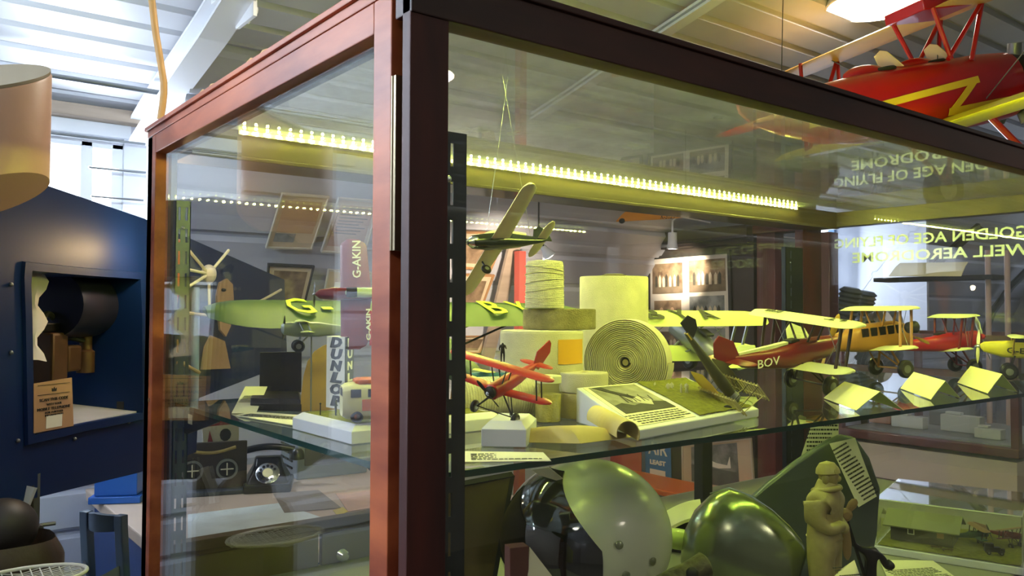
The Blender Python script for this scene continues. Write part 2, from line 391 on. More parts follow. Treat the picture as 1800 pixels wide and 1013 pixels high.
b = MB(); b.bx(.045, L_-.045, 0, .03, 1.03, 1.066); cp('front_bottom_rail', b, WOODX)
b = MB(); b.bx(L_-.045, L_, .035, W_-.03, 1.03, 1.066); cp('side_bottom_rail', b, WOOD)
b = MB(); b.bx(.04, L_-.04, .026, .94, 1.045, 1.07); cp('case_floor', b, mat('grey_baize', sr(150, 150, 132), .9, bump=.3, bscale=300))
# olive back panels below the rear glass
b = MB(); b.bx(.045, .80, .915, .945, 1.146, 1.166); b.bx(.045, .80, .92, .94, 1.136, 1.148); cp('back_sill', b, WOODB)
OLIVE = mat('olive_panel', sr(112, 104, 72), .5, var=.15, vscale=6)
for x0, x1 in ((.048, .339), (.346, .80)):
    b = MB(); b.bx(x0, x1, .925, .94, 1.03, 1.146); p = b.build('back_door_panel', OLIVE, case, bevel=.002)
    if x0 == .346: MB().lathe([(.0, 0), (.011, 0), (.013, .004), (.008, .008), (.012, .014), (.007, .018), (0, .018)], (.39, .925, 1.085), (0, -1, 0), 20).build('knob', CHROME, p)
b = MB(); b.bx(0, L_, 0, W_, .08, 1.03); b.bx(-.01, L_+.01, -.01, W_+.01, 0, .08); cp('base_cabinet', b, WOODX)
# glass
b = MB(); b.bx(.040, L_-.04, .012, .017, 1.05, 1.90); cp('front_glass', b, PANE, 0)
b = MB(); b.bx(.045, .80, .928, .932, 1.160, 1.89); b.bx(.80, L_-.1, .928, .932, 1.07, 1.89); cp('back_glass', b, PANE, 0)
b = MB(); b.bx(L_-.024, L_-.019, .03, .93, 1.05, 1.90); rg = cp('side_glass', b, PANE, 0)
b = MB(); b.bx(.02, L_-.02, .02, .945, 1.937, 1.941); cp('top_glass', b, TOPGLASS, 0)
# lettering on the side glass, read from outside the far end
LET = mat('frosted_lettering', sr(226, 236, 246), .6)
for s, z, y in (('GOLDEN AGE OF FLYING', 1.832, .565), ('SYWELL AERODROME', 1.781, .50)):
    M = Matrix.Translation((L_-.0185, y, z)) @ Matrix(((0, 0, 1, 0), (1, 0, 0, 0), (0, 1, 0, 0), (0, 0, 0, 1)))
    t = text(s, M, .046, LET, 'vinyl_lettering', rg, width=.60 if 'GOLDEN' in s else .60, bold=.0008, label='pale frosted capital lettering, backwards from inside')
# left door
door = MB().bx(0, .024, .037, .0745, 1.0, 1.922).bx(0, .024, .905, W_-.001, 1.0, 1.922).bx(0, .024, .0745, .905, 1.888, 1.922).bx(0, .024, .0745, .905, 1.0, 1.04)
door = door.build('side_door', WOODL, case, bevel=.0015)
door['label'] = 'side door frame of reddish wood in painted lit tones'
b = MB(); b.bx(.022, .030, .074, .079, 1.04, 1.888); b.bx(.022, .030, .074, .905, 1.882, 1.889); b.build('glazing_bead', BLACKM, door)
b = MB(); b.bx(.010, .0145, .070, .91, 1.03, 1.895); b.build('door_glass', PANEL_GLASS, door)
b = MB(); b.bx(-.0005, .01, .0265, .0345, 1.66, 1.835); b.cyl((.001, .033, 1.66), (.001, .033, 1.835), .0028, n=10); b.build('hinge', mat('aged_brass', sr(122, 110, 86), .4, .8), door)
b = MB(); b.cyl((.008, .9175, 1.435), (-.002, .9175, 1.435), .004, n=12); b.build('lock', CHROME, door)
# slotted uprights
def upright(x0, x1, y, z0, z1, m, cols=2, fr=.3):
    """slotted steel upright: face in the X-Z plane, slots are real openings"""
    b = MB(); wdt = x1-x0; per = .0405; sl = .0245; t = .0016
    cs = [x0+wdt*c for c in ((.27, .73) if cols == 2 else (fr,))]; hw = .0019
    xs = [x0]+[v for c in cs for v in (c-hw, c+hw)]+[x1]
    for i in range(0, len(xs), 2): b.bx(xs[i], xs[i+1], y, y+t, z0, z1)
    for c in cs:
        z = z1-.012; top = z1
        while z > z0:
            b.bx(c-hw, c+hw, y, y+t, z, top); top = z-sl; z -= per
        b.bx(c-hw, c+hw, y, y+t, z0, z0+.004)
    for xx in (x0, x1-t): b.bx(xx, xx+t, y, y+.016, z0, z1)
    o = b.build('slotted_upright', m, case, smooth=False)
    zz = z1-.05
    MB().ell(((x0+x1)/2 if cols == 2 else x0+wdt*fr-.005, y-.001, zz), (.0038, .002, .0038), 12, 8).build('screw', CHROME, o)
    return o
upright(.0465, .0885, .031, 1.07, 1.788, STEEL, cols=1, fr=.56)
pA = at(309, 352, 'Y', .885); pB = at(336, 352, 'Y', .885)
upright(pA.x, pB.x, .885, 1.07, pA.z, STEELG)
pC = at(1381, 434, 'Y', .885); pD = at(1411, 434, 'Y', .885)
upright(pC.x, pD.x, .885, 1.07, pC.z, STEEL, cols=1)
# shelf brackets
for (y0, y1, lab) in ((.884, .70, 1), (.046, .20, 0)):
    x = .052 if y0 > .5 else .062
    b = MB(); b.prism([(x, y0, 1.424), (x, y1, 1.424), (x, y1, 1.414), (x, y0-(.02 if y0 > .5 else -.02), 1.375), (x, y0, 1.375)], (.004, 0, 0))
    b.bx(x-.008, x+.010, min(y0, y1), max(y0, y1), 1.4225, 1.4245)
    o = b.build('shelf_bracket', STEEL, case, smooth=False)
    if lab: MB().bx(x-.0008, x, .835, .858, 1.395, 1.412).build('sticker', CREAM, o)
# support post under the shelf
b = MB(); b.bx(1.345, 1.385, .745, .775, 1.07, 1.4235); cp('shelf_support', b, BLACKM)
# light strips
LEDM = mat('led', (.9, 1, .4, 1), .5, emit=(.88, 1.0, .15, 1), es=1650)
LEDM2 = LEDM
TAPE = mat('led_tape', sr(214, 216, 190), .5)
def led_strip(name, y, yn, z, x0, x1, n, label):
    t = empty(name, label, 'light strip', ((x0+x1)/2, y, z), 'light strips of the display case')
    MB().box((0, 0, 0), (x1-x0+.02, .0012, .008)).build('tape', TAPE, t)
    me = None
    for i in range(n):
        x = x0+(x1-x0)*i/(n-1)-(x0+x1)/2
        if me is None:
            o = MB().box((0, 0, 0), (.0042, .0012, .0042)).build('led', LEDM, t, smooth=False); me = o.data
        else:
            o = bpy.data.objects.new('led', me); COL.objects.link(o); o.parent = t
        o.location = (x, yn*.0012, 0)
led_strip('light_strip', .8372, -1, 1.9322, .139, 1.915, 80, 'glowing yellow green dotted light strip along the back rail')
led_strip('light_strip', .0318, 1, 1.929, .06, 1.915, 80, 'light strip on the front rail, seen as white dots mirrored in the rear glass')
# glass shelf
SX0, SX1, SY0, SY1, SZ = .034, L_-.05, .034, .88, 1.432
b = MB(); b.bx(SX0, SX1, SY0, SY1, SZ-.0075, SZ)
shelf = b.build('glass_shelf', [SHELFG, GEDGE], smooth=False)
for p in shelf.data.polygons: p.material_index = 0 if abs(p.normal.z) > .5 else 1
tag(shelf, 'thick clear glass shelf with dark green edge across the case', 'shelf')

# ================================================================== AIRCRAFT BUILDER
def supr(w, h, n=14, e=.75):
    out = []
    for k in range(n):
        t = 2*PI*k/n; c, s = math.cos(t), math.sin(t)
        out.append((w*math.copysign(abs(c)**e, c), h*math.copysign(abs(s)**e, s)))
    return out
def fuselage(stations, m, parent, name='fuselage', e=.75, n=14):
    """stations: (x, half width, z low, z high)"""
    b = MB(); b.rings([[(x, y, (z0+z1)/2+z) for y, z in supr(w, (z1-z0)/2, n, e)] for x, w, z0, z1 in stations])
    return b.build(name, m, parent)
def wingmesh(x_le, z, half, chord, th, m, parent, name='wing', dihed=0, sweep=0, taper=1, round_=.25, y0=None, camber=.03, both=True, tip=.15, cut=None):
    """half span wing pair as one mesh, local x forward"""
    b = MB(); pr = [(0, 0), (-.03, .35), (-.15, .75), (-.35, .9), (-.65, .62), (-1, .05), (-.98, -.05), (-.65, -.25), (-.3, -.35), (-.08, -.3)]
    ys = [half*t for t in (0, .3, .6, .8, .88, .94, .98, 1.0)]
    ys = [-y for y in ys[::-1] if y > 0]+ys if both else ys
    R = []
    for y in ys:
        t = abs(y)/half; c = chord*(1-(1-taper)*t); k = 1
        if t > 1-round_: q = (t-(1-round_))/round_; k = max(tip, math.sqrt(max(0, 1-q*q)))
        cc = c*k; xo = x_le-sweep*t-(c-cc)*.45
        R.append([(xo+px*cc, y, z+dihed*t+pz*th*(.5+.5*k)+camber*chord*(1-(2*(-px)-1)**2)) for px, pz in pr])
    b.rings(R); return b.build(name, m, parent, ang=60)
def prop(parent, x, r, m, z=0, ang=.6, n=2, wd=.12, hub=CHROME, hubr=.12):
    for k in range(n):
        a = ang+2*PI*k/n; b = MB(); R = []
        d = Vector((0, math.cos(a), math.sin(a))); e = Vector((0, -math.sin(a), math.cos(a)))
        for t, wv in ((.04, .5), (.25, .75), (.5, 1), (.75, .95), (.93, .6), (1, .2)):
            tw = .9*(1-t)+.25; u = (e*math.cos(tw)+Vector((1, 0, 0))*math.sin(tw)); v = (Vector((1, 0, 0))*math.cos(tw)-e*math.sin(tw)); c = Vector((x, 0, z))+d*r*t
            R.append([c+u*wv*wd*r*math.cos(q)+v*.25*wv*wd*r*math.sin(q) for q in (0, PI/3, 2*PI/3, PI, 4*PI/3, 5*PI/3)])
        b.rings(R).build('propeller_blade', m, parent)
    MB().lathe([(0, -.1*r), (hubr*r, -.08*r), (hubr*r, .05*r), (0, .18*r)], (x, 0, z), (1, 0, 0), 14).build('propeller_hub', hub, parent)
def wheel(parent, c, r, wd, m=BLACK, hub=None, name='wheel'):
    o = MB().lathe([(.3*r, -wd/2), (.8*r, -wd/2), (r, -wd*.2), (r, wd*.2), (.8*r, wd/2), (.3*r, wd/2)], c, (0, 1, 0), 20).build(name, m, parent)
    MB().lathe([(.0, -wd*.55), (.45*r, -wd*.5), (.45*r, wd*.5), (0, wd*.55)], c, (0, 1, 0), 14).build('hubcap', hub or GREYM, o)
    return o
def strut(parent, a, c, r, m, name='strut'):
    return MB().cyl(a, c, r, n=8).build(name, m, parent)
def tailset(parent, L, z, m, span=.3, chord=.13, fin=.16, finm=None, finback=.03, th=.008, finchord=None):
    wingmesh(-L+chord*.6, z, span/2, chord, th, m, parent, 'tailplane', round_=.6, camber=0)
    fc = finchord or chord
    P = [(-L+fc*.7, z), (-L+fc*.2, z+fin*.7), (-L-finback, z+fin), (-L-finback-fc*.35, z+fin*.75), (-L-finback-fc*.3, z+fin*.25), (-L-fc*.25, z-.01)]
    MB().prism([(x, -th/2, zz) for x, zz in P], (0, th, 0)).build('fin', finm or m, parent, bevel=th*.3)
def plane_root(name, label, M, group=None): return empty(name, label, 'model aircraft', M=M, group=group)
def scale_pts(k, st_): return [tuple(v*k for v in s_) for s_ in st_]

# ================================================================== ON THE GLASS SHELF
zS = SZ+.0008
# ---- red stunt biplane on a pin above a white plinth
pl = MB()
P0, P1, P2 = at(846, 785, 'Z', zS), at(925, 787, 'Z', zS), at(943, 764, 'Z', zS)
ex = (P1-P0); ey = (P2-P1); P3 = P0+ey
c = (P0+P1+P2+P3)/4; hgt = .030
ring = lambda k, z: [(c+(p-c)*k+Vector((0, 0, z))) for p in (P0, P1, P2, P3)]
pl.rings([ring(1, 0), ring(1, hgt*.72), ring(.72, hgt)])
plinth = pl.build('plinth', WHITE, loc=c, bevel=.0006); tag(plinth, 'small white block with sloping shoulders under the red stunt biplane', 'plinth')
pin0 = Vector((c.x, c.y, zS+hgt))
RB = atd(893, 672, 0.0+ (pin0-CAM).dot(_f))
nose = (-_f*.80-_r*.50+Vector((0, 0, -.20))).normalized(); span_r = (_r*.93-Vector((0, 0, 1))*.16-_f*.3).normalized()
upv = span_r.cross(nose).normalized(); upv = upv if upv.z > 0 else -upv
t = plane_root('model_biplane', 'small bright red stunt biplane pinned above the white plinth', basis(RB, nose, upv))
k = .128
fuselage(scale_pts(k, [(.33, .035, -.04, .05), (.31, .07, -.085, .07), (.18, .075, -.09, .075), (.0, .07, -.085, .085), (-.2, .06, -.075, .07), (-.5, .03, -.03, .05), (-.62, .008, .0, .03)]), RED, t)
MB().lathe([(0, -.01*k), (.06*k, -.01*k), (.062*k, .02*k), (.03*k, .04*k), (0, .04*k)], (.33*k, 0, 0), (1, 0, 0), 14).build('engine', BLACKM, t)
wingmesh(.26*k, .23*k, .60*k, .19*k, .020*k, RED, t, 'upper_wing')
wingmesh(.18*k, -.07*k, .56*k, .18*k, .020*k, RED, t, 'lower_wing', dihed=.03*k)
for s in (-1, 1):
    for x0 in (.20, .10): strut(t, (x0*k, s*.42*k, .23*k), ((x0-.06)*k, s*.42*k, -.05*k), .0010, BLACKM)
    for x0 in (.2, .08): strut(t, (x0*k, s*.09*k, .23*k), (x0*k, s*.05*k, .06*k), .0008, BLACKM)
    strut(t, (.16*k, s*.05*k, -.07*k), (.22*k, s*.21*k, -.25*k), .0011, BLACKM, 'gear_leg'); strut(t, (.02*k, s*.05*k, -.08*k), (.22*k, s*.21*k, -.25*k), .0009, BLACKM, 'gear_leg')
    wheel(t, (.22*k, s*.24*k, -.26*k), .065*k, .05*k)
strut(t, (.22*k, -.24*k, -.25*k), (.22*k, .24*k, -.25*k), .0008, BLACKM, 'axle')
tailset(t, .60*k, .02*k, RED, .40*k, .13*k, .21*k, th=.012*k)
prop(t, .38*k, .17*k, BLACK, ang=2.5, wd=.1)
MB().cyl(t.matrix_world.inverted() @ pin0, (0, 0, -.09*k), .0008, n=8).build('display_pin', GREYM, t)
# figure standing on the upper wing
def small_person(name, label, M, h, m, group=None, cat='figure', lean=0, arm=0):
    o = empty(name, label, cat, M=M, group=group)
    q = lambda x, y, z: (x*h, y*h, z*h)
    pts = [q(0, 0, .52), q(0, 0, .66), q(0, 0, .80), q(.0, 0, .86), q(.01, 0, .94), q(0, .12, .79), q(.02, .17, .64), q(.10+arm, .12, .56+arm), q(0, -.12, .79), q(.02, -.17, .64), q(.10, -.12, .56),
           q(0, .06, .48), q(.01, .07, .26), q(0, .07, .04), q(.06, .08, .015), q(0, -.06, .48), q(.01, -.07, .26), q(-.0, -.07, .04), q(.06, -.08, .015)]
    ed = [(0, 1), (1, 2), (2, 3), (3, 4), (2, 5), (5, 6), (6, 7), (2, 8), (8, 9), (9, 10), (0, 11), (11, 12), (12, 13), (13, 14), (0, 15), (15, 16), (16, 17), (17, 18)]
    rr = [.085, .08, .09, .04, .065, .05, .038, .026, .05, .038, .026, .065, .048, .036, .03, .065, .048, .036, .03]
    skin('body', m, pts, ed, [r*h for r in rr], o, 1)
    return o
DK = mat('dark_figure_paint', sr(38, 36, 32), .6)
Mw = basis(t.matrix_world @ Vector((.14*k, 0, .262*k)), -_f, (0, 0, 1))
small_person('figure', 'tiny dark wing walker standing on the red stunt biplane', Mw, .026, DK, arm=.25)

# ---- white label card on the front edge
P = [at(817, 813, 'Z', zS), at(969, 811, 'Z', zS), at(955, 796, 'Z', zS+.006), at(817, 794, 'Z', zS+.006)]
b = MB(); b.sheet([[P[0], P[1]], [P[3], P[2]]], .0009); card = b.build('label_card', CREAM, loc=P[0]); tag(card, 'long printed label card at the front edge beside the corner post', 'card')
M = frame3((P[0]+P[1]+P[2]+P[3])/4+Vector((0, -.0, .0006)), P[1]-P[0], P[3]-P[0])
lp = lines_part(Matrix.Translation(-P[0]) @ M, (P[1]-P[0]).length*.82, (P[3]-P[0]).length*.62, 5, card)

# ---- twine spool lying down
A = at(817, 741, 'Z', zS)+Vector((0, 0, .0)); B = at(932, 735, 'Z', zS)
ax = (B-A); ax.z = 0; Ls = ax.length; ax.normalize(); r = .033
A2 = A-ax*.012; A2.z = zS+r; 
sp = empty('twine_spool', 'fat spool of pale twine lying on its side behind the plinth', 'spool', A2)
b = MB(); prof = []
for i in range(60):
    q = i/59; prof.append((r*(1-.10*abs(2*q-1)**3)+.0009*(i % 2), q*(Ls+.014)))
b.lathe(prof, (0, 0, 0), ax, 28); b.build('twine', TWINE, sp)
b = MB(); b.lathe([(.011, -.0015), (.028, -.0015), (.028, .0006), (.011, .0006)], (0, 0, 0), ax, 24); b.build('end_disc', mat('cardboard', sr(150, 118, 84), .9), sp)
b = MB(); b.lathe([(.0, -.002), (.010, -.002), (.010, .0), (0, .0)], (0, 0, 0), ax, 20); b.build('core', BLACKM, sp)

# ---- stack: round tape rolls
def roll(name, label, pxc, pyb, z0, wpx, hpx, m, depthY, core=True, group=None, rings_=7, var=0.0):
    """upright roll; centre given at photo column pxc on the plane y=depthY"""
    a = at(pxc, pyb, 'Y', depthY); D = (a-CAM).dot(_f); R = wpx/2/F_PX*D; H = hpx/F_PX*D
    o = empty(name, label, 'roll', (a.x, a.y, z0), group)
    b = MB(); pr = [(R*.12, H*.97), (R*.12, H), (R*.9, H), (R*.985, H*.985), (R, H*.93)]
    n = 10
    for i in range(n): pr.append((R*(1+var*(i % 2)), H*(.93-.86*i/(n-1))))
    pr += [(R*.985, H*.015), (R*.9, 0), (R*.12, 0), (R*.12, H*.02)]
    b.lathe(pr, (0, 0, 0), (0, 0, 1), 40, cap=False).build('wound_tape', m, o)
    if core: MB().lathe([(R*.10, 0), (R*.10, H*1.004), (R*.13, H*1.004), (R*.13, 0)], (0, 0, 0), (0, 0, 1), 20, cap=False).build('core', CANVASD, o)
    return o, a, R, H, D
# low stack behind the jar
o1, a1, R1, H1, D1 = roll('fabric_roll', 'pale fabric roll under the spiral tape roll, right of the jar', 1024, 730, zS, 84, 44, CANVASD, .285)
o2, a2, R2, H2, D2 = roll('fabric_roll', 'short wide fabric roll lying on the lowest roll right of the jar', 1026, 700, zS+H1+.0006, 86, 34, CANVAS, .285)
# left stack
o3, a3, R3, H3, D3 = roll('webbing_roll', 'plain lower roll directly beneath the wide roll with the ochre label', 952, 730, zS, 130, 70, CANVASD, .37)
zt = zS+H3+.0006
o4, a4, R4, H4, D4 = roll('webbing_roll', 'wide canvas roll with an ochre yellow label on its side', 952, 655, zt, 146, 74, CANVAS, .37)
b = MB(); R = []
toC = math.atan2(CAM.y-a4.y, CAM.x-a4.x)
for i in range(9):
    t_ = toC+math.radians(22+i*6.2); rr = R4*1.006
    jag = .0016*((i*7) % 3)
    R.append([(rr*math.cos(t_), rr*math.sin(t_), H4*.24), (rr*math.cos(t_), rr*math.sin(t_), H4*.80-(0 if i else .003)), ((rr+.0006)*math.cos(t_), (rr+.0006)*math.sin(t_), H4*.80), ((rr+.0006)*math.cos(t_), (rr+.0006)*math.sin(t_), H4*.24)])
b.rings(R).build('paper_label', OCHRE, o4)['label'] = 'ochre yellow paper label'
zt += H4+.0006
WOVEN = mat('woven_webbing', sr(150, 140, 92), .95, bump=.9, bscale=420, var=.3, vscale=60)
o5, a5, R5, H5, D5 = roll('webbing_roll', 'flat roll of coarse woven webbing under the upright twine cone', 983, 582, zt, 128, 36, WOVEN, .38)
zt += H5+.0006
a = at(957, 545, 'Y', .37); D = (a-CAM).dot(_f); R = 34/F_PX*D; H = 84/F_PX*D
o = empty('twine_cone', 'tall upright spool of ivory twine standing on top of the stack', 'spool', (a.x, a.y, zt))
pr = [(R*.2, 0), (R, 0)]
for i in range(70): q = i/69; pr.append((R*(1-.05*q-.06*max(0, q-.9)*10*max(0, q-.9)*10)+(.0007 if i % 2 else 0), H*(.01+.97*q)))
pr += [(R*.5, H), (R*.2, H*.99)]
MB().lathe(pr, (0, 0, 0), (0.01, 0, 1), 32).build('twine', TWINE, o)
for j in range(6):
    pts = []; zz = H*(.12+.14*j)
    for i in range(25):
        q = 2*PI*i/24; pts.append((R*1.012*math.cos(q), R*1.012*math.sin(q), zz+.005*math.sin(q+j)))
    MB().tube(pts, .0007, 5).build('loose_strand', TWINE, o)
# big drum roll
aB = at(1079, 560, 'Y', .50); D = (aB-CAM).dot(_f); RBg = 60/F_PX*D; HB = aB.z+((560-487)/F_PX*D)-zS
ob = empty('fabric_drum', 'tall thick drum roll of cream fabric behind the spiral roll', 'roll', (aB.x, aB.y, zS))
MB().lathe([(RBg*.2, 0), (RBg, 0), (RBg, HB*.985), (RBg*.985, HB), (RBg*.2, HB*1.0)], (0, 0, 0), (0, 0, 1), 48).build('wound_fabric', CANVAS, ob)
MB().lathe([(.0, HB), (RBg*.34, HB), (RBg*.36, HB+.004), (RBg*.2, HB+.006), (0, HB+.006)], (0, 0, 0), (0, 0, 1), 28).build('end_cap', mat('dark_card', sr(84, 74, 52), .8), ob)
# spiral roll standing on edge
cS = at(1098, 716, 'Z', zS); D = (cS-CAM).dot(_f); Rr = 78/F_PX*D
nS = (CAM-cS); nS.z = 0; nS.normalize(); nS = (nS*.9-_r*.30).normalized(); nS.z = 0
cS = cS + Vector((0, 0, 0)); cS.z = zS+Rr*1.003
so = empty('spiral_tape_roll', 'big coiled tape roll standing on edge showing its spiral face', 'roll', cS)
wR = .036
qm = nS.to_track_quat('Z', 'Y').to_matrix()
b = MB(); turns = 21; n = 48*turns; ri = Rr*.13; pitch_ = (Rr-ri)/turns
PTS = []
for i in range(n+1):
    th_ = 2*PI*i/48; rr = ri+(Rr-ri)*i/n+random.uniform(-1, 1)*.00012
    PTS.append((rr, th_))
grid = []
for rr, th_ in PTS:
    dd = .0012*math.sin(th_*.13)+random.uniform(-1, 1)*.0001
    row = []
    for (dr, dz) in ((-pitch_*.30, -wR), (pitch_*.30, -wR), (pitch_*.30, -.0006+dd), (0, dd+.0004), (-pitch_*.30, -.0006+dd)):
        row.append(qm @ Vector(((rr+dr)*math.cos(th_), (rr+dr)*math.sin(th_), dz)))
    grid.append(row)
b.rings(grid).build('coiled_tape', CANVAS, so)
MB().lathe([(0, -wR), (ri*.9, -wR), (ri*.9, -.004), (ri*.55, -.004), (ri*.5, -.02), (0, -.02)], (0, 0, 0), nS, 24).build('core', BLACKM, so)
MB().lathe([(0, -wR*.98), (Rr*.97, -wR*.98), (Rr*.97, -.0045), (0, -.0045)], (0, 0, 0), nS, 40).build('inner_layers', CANVASD, so)
# jar
aJ = at(963, 742, 'Z', zS); jar = empty('glass_jar', 'small clear glass jar with a pale lid and yellow contents', 'jar', aJ)
D = (aJ-CAM).dot(_f); rJ = 25/F_PX*D; hJ = 82/F_PX*D
JG = glass('jar_glass', tint=(.96, .98, .92, 1), dust=.03)
MB().lathe([(rJ*.85, 0), (rJ, hJ*.05), (rJ, hJ*.70), (rJ*.9, hJ*.78), (rJ*.9, hJ*.84)], (0, 0, 0), (0, 0, 1), 28).build('jar_body', JG, jar)
MB().lathe([(0, hJ*.84), (rJ*.95, hJ*.84), (rJ*.95, hJ*.98), (rJ*.88, hJ), (0, hJ)], (0, 0, 0), (0, 0, 1), 28).build('lid', mat('pale_lid', sr(214, 214, 176), .5), jar)
MB().lathe([(0, .002), (rJ*.88, .002), (rJ*.92, hJ*.6), (0, hJ*.6)], (0, 0, 0), (0, 0, 1), 24).build('contents', mat('amber_grain', sr(206, 190, 96), .8, bump=.5, bscale=400, var=.3, vscale=60), jar)
# curled parchment sheet
PARCH = mat('parchment', sr(214, 196, 120), .75, var=.22, vscale=14, bump=.2)
A = at(925, 778, 'Z', zS+.002); B = at(1010, 786, 'Z', zS+.002); C_ = at(1106, 775, 'Z', zS+.004); Bk = (at(985, 735, 'Z', zS+.004)-A)
g = []
for i in range(13):
    u = i/12; e0 = A.lerp(B, min(1, u*2)) if u < .5 else B.lerp(C_, (u-.5)*2); row = []
    for j in range(8):
        v = j/7; p = e0+Vector((.02*u, .085*v*(1-.45*u), .0)); p.z = zS+.002+.020*math.sin(PI*min(1, v*1.1))*(math.sin(PI*u)**.8)+.006*u*(1-v); row.append(p)
    g.append(row)
b = MB(); b.sheet(g, .0008); o = b.build('parchment_sheet', PARCH, loc=A); tag(o, 'limp sheet of yellowed parchment curling on the shelf beside the board', 'sheet')
# curled strip at its right end
c0 = at(1092, 757, 'Z', zS+.018); g = []
e = at(1040, 728, 'Z', zS+.02)-c0
for i in range(15):
    q = -.5+i/14*3.9; row = []
    for j in range(4): row.append(c0+e*(j/3-.2)+_r*(.014*math.cos(q))+Vector((0, 0, .016*math.sin(q))))
    g.append(row)
b = MB(); b.sheet(g, .0009); o = b.build('curled_strip', PARCH, loc=c0); tag(o, 'short yellow strip curled into an open roll against the info board', 'strip')

# ---- info board with a photo and a crashed biplane on grass
FL, FR, BL, BR = at(1118, 775, 'Z', zS), at(1334, 733, 'Z', zS), None, None
dv = Vector((-(FR-FL).y, (FR-FL).x, 0)).normalized()
wdt = (FR-FL).length; dpt = .215
tilt0, tilt1 = .013, .052
ib = empty('info_board', 'white sloping info board with an old crash photograph and a grass patch', 'info board', FL)
ex = (FR-FL).normalized()
def bp(u, v, h=0):      # board coordinates 0..1
    return ex*(u*wdt)+dv*(v*dpt)+Vector((0, 0, tilt0+(tilt1-tilt0)*v+h))
# skew so that the back edge follows the photo
skew = at(1013, 682, 'Z', FL.z+tilt1)-FL-dv*dpt; skew = ex*skew.dot(ex)
bl_px = at(1013, 682, 'Z', FL.z+tilt1)-FL; br_px = at(1208, 665, 'Z', FL.z+tilt1)-FL
def bp(u, v, h=0):
    p = (Vector((0, 0, 0)).lerp(ex*wdt, u)).lerp(Vector((bl_px.x, bl_px.y, 0)).lerp(Vector((br_px.x, br_px.y, 0)), u), v); p.z = tilt0+(tilt1-tilt0)*v+h; return p
b = MB(); q = [bp(0, 0), bp(1, 0), bp(1, 1), bp(0, 1)]
b.rings([[Vector((p.x, p.y, 0)) for p in q], q]); b.build('board_body', WHITE, ib, bevel=.0015)
b = MB(); q = [bp(.04, .06, .0003), bp(.47, .06, .0003), bp(.47, .97, .0003), bp(.04, .97, .0003)]; b.prism(q, (0, 0, .0006)); b.build('caption_sheet', CREAM, ib)
PHO = mat('old_photo_grey', sr(176, 172, 146), .7, var=.35, vscale=30, col2=sr(120, 118, 98))
b = MB(); q = [bp(.07, .30, .0012), bp(.45, .30, .0012), bp(.45, .94, .0012), bp(.07, .94, .0012)]; b.prism(q, (0, 0, .0005)); ph = b.build('old_photograph', PHO, ib)
PD = mat('photo_dark', sr(64, 62, 52), .8, var=.3, vscale=80)
PLt = mat('photo_light', sr(206, 202, 170), .8)
hh = .0018
b = MB(); b.prism([bp(.07, .30, hh), bp(.45, .30, hh), bp(.45, .45, hh), bp(.33, .50, hh), bp(.20, .44, hh), bp(.14, .52, hh), bp(.07, .48, hh)], (0, 0, .0003)); b.build('photo_ground', PD, ph)
b = MB(); b.prism([bp(.09, .92, hh), bp(.16, .93, hh), bp(.19, .82, hh), bp(.27, .68, hh), bp(.32, .55, hh), bp(.29, .52, hh), bp(.22, .66, hh), bp(.15, .80, hh)], (0, 0, .0005)); b.build('photo_wreck', PD, ph)
b = MB(); b.prism([bp(.22, .50, hh), bp(.33, .40, hh), bp(.37, .52, hh), bp(.31, .62, hh), bp(.25, .58, hh)], (0, 0, .0007)); b.build('photo_wing', PLt, ph)
for i in range(7):
    u = .18+i*.032; b = MB(); b.prism([bp(u, .50, hh+.0008), bp(u+.007, .50, hh+.0008), bp(u+.02*(-1)**i+.005, .74-.02*i, hh+.0008), bp(u+.02*(-1)**i, .74-.02*i, hh+.0008)], (0, 0, .0002)); b.build('photo_spar', PD, ph)
M = frame3(bp(.26, .17, .0012), bp(1, .17)-bp(0, .17), bp(.26, 1)-bp(.26, 0))
lines_part(M, .42*wdt*.92, .035, 5, ib, seed=4)
b = MB(); g = []
for i in range(25):
    g.append([bp(.50+.46*i/24, .05+.92*j/24, .0012+random.uniform(0, .0022)) for j in range(25)])
b.sheet(g, .0012); b.build('grass_patch', GRASS, ib)
# crashed skeleton biplane, nose down on the patch
W0 = FL+bp(.80, .34, .004)
OLV = mat('olive_doped_fabric', sr(70, 68, 40), .6, var=.3, vscale=40)
cr = plane_root('crashed_biplane', 'wrecked dark olive biplane standing on its nose on the grass patch', basis(atd(1284, 692, (W0-CAM).dot(_f)), _r*.60-Vector((0, 0, .74))+_f*.25, -_r*.4-Vector((0, 0, -.4))-_f*.2))
_n = cr.matrix_world.to_3x3() @ Vector((1, 0, 0)); _s = (_r*.30-Vector((0, 0, .08))-_f*.93); _s = (_s-_n*_s.dot(_n)).normalized(); _up = _n.cross(_s)
if _up.z < 0: _up = -_up
cr.matrix_world = basis(cr.matrix_world.translation, _n, _up)
k = .16
fuselage(scale_pts(k, [(.02, .05, -.05, .05), (-.15, .06, -.06, .06), (-.4, .05, -.045, .05), (-.8, .018, -.01, .03)]), OLV, cr)
b = MB(); b.prism([(-.70*k, -.002, .01*k), (-.76*k, -.002, .13*k), (-.84*k, -.002, .17*k), (-.93*k, -.002, .13*k), (-.92*k, -.002, .02*k)], (0, .003, 0)); b.build('fin', BLACKM, cr, bevel=.0008)
b = MB(); b.prism([(-.66*k, -.02*k, .0), (-.80*k, -.03*k, .0), (-.80*k, .03*k, .0), (-.66*k, .02*k, .0)], (0, 0, .002)); b.build('tailplane', YELLOW, cr)
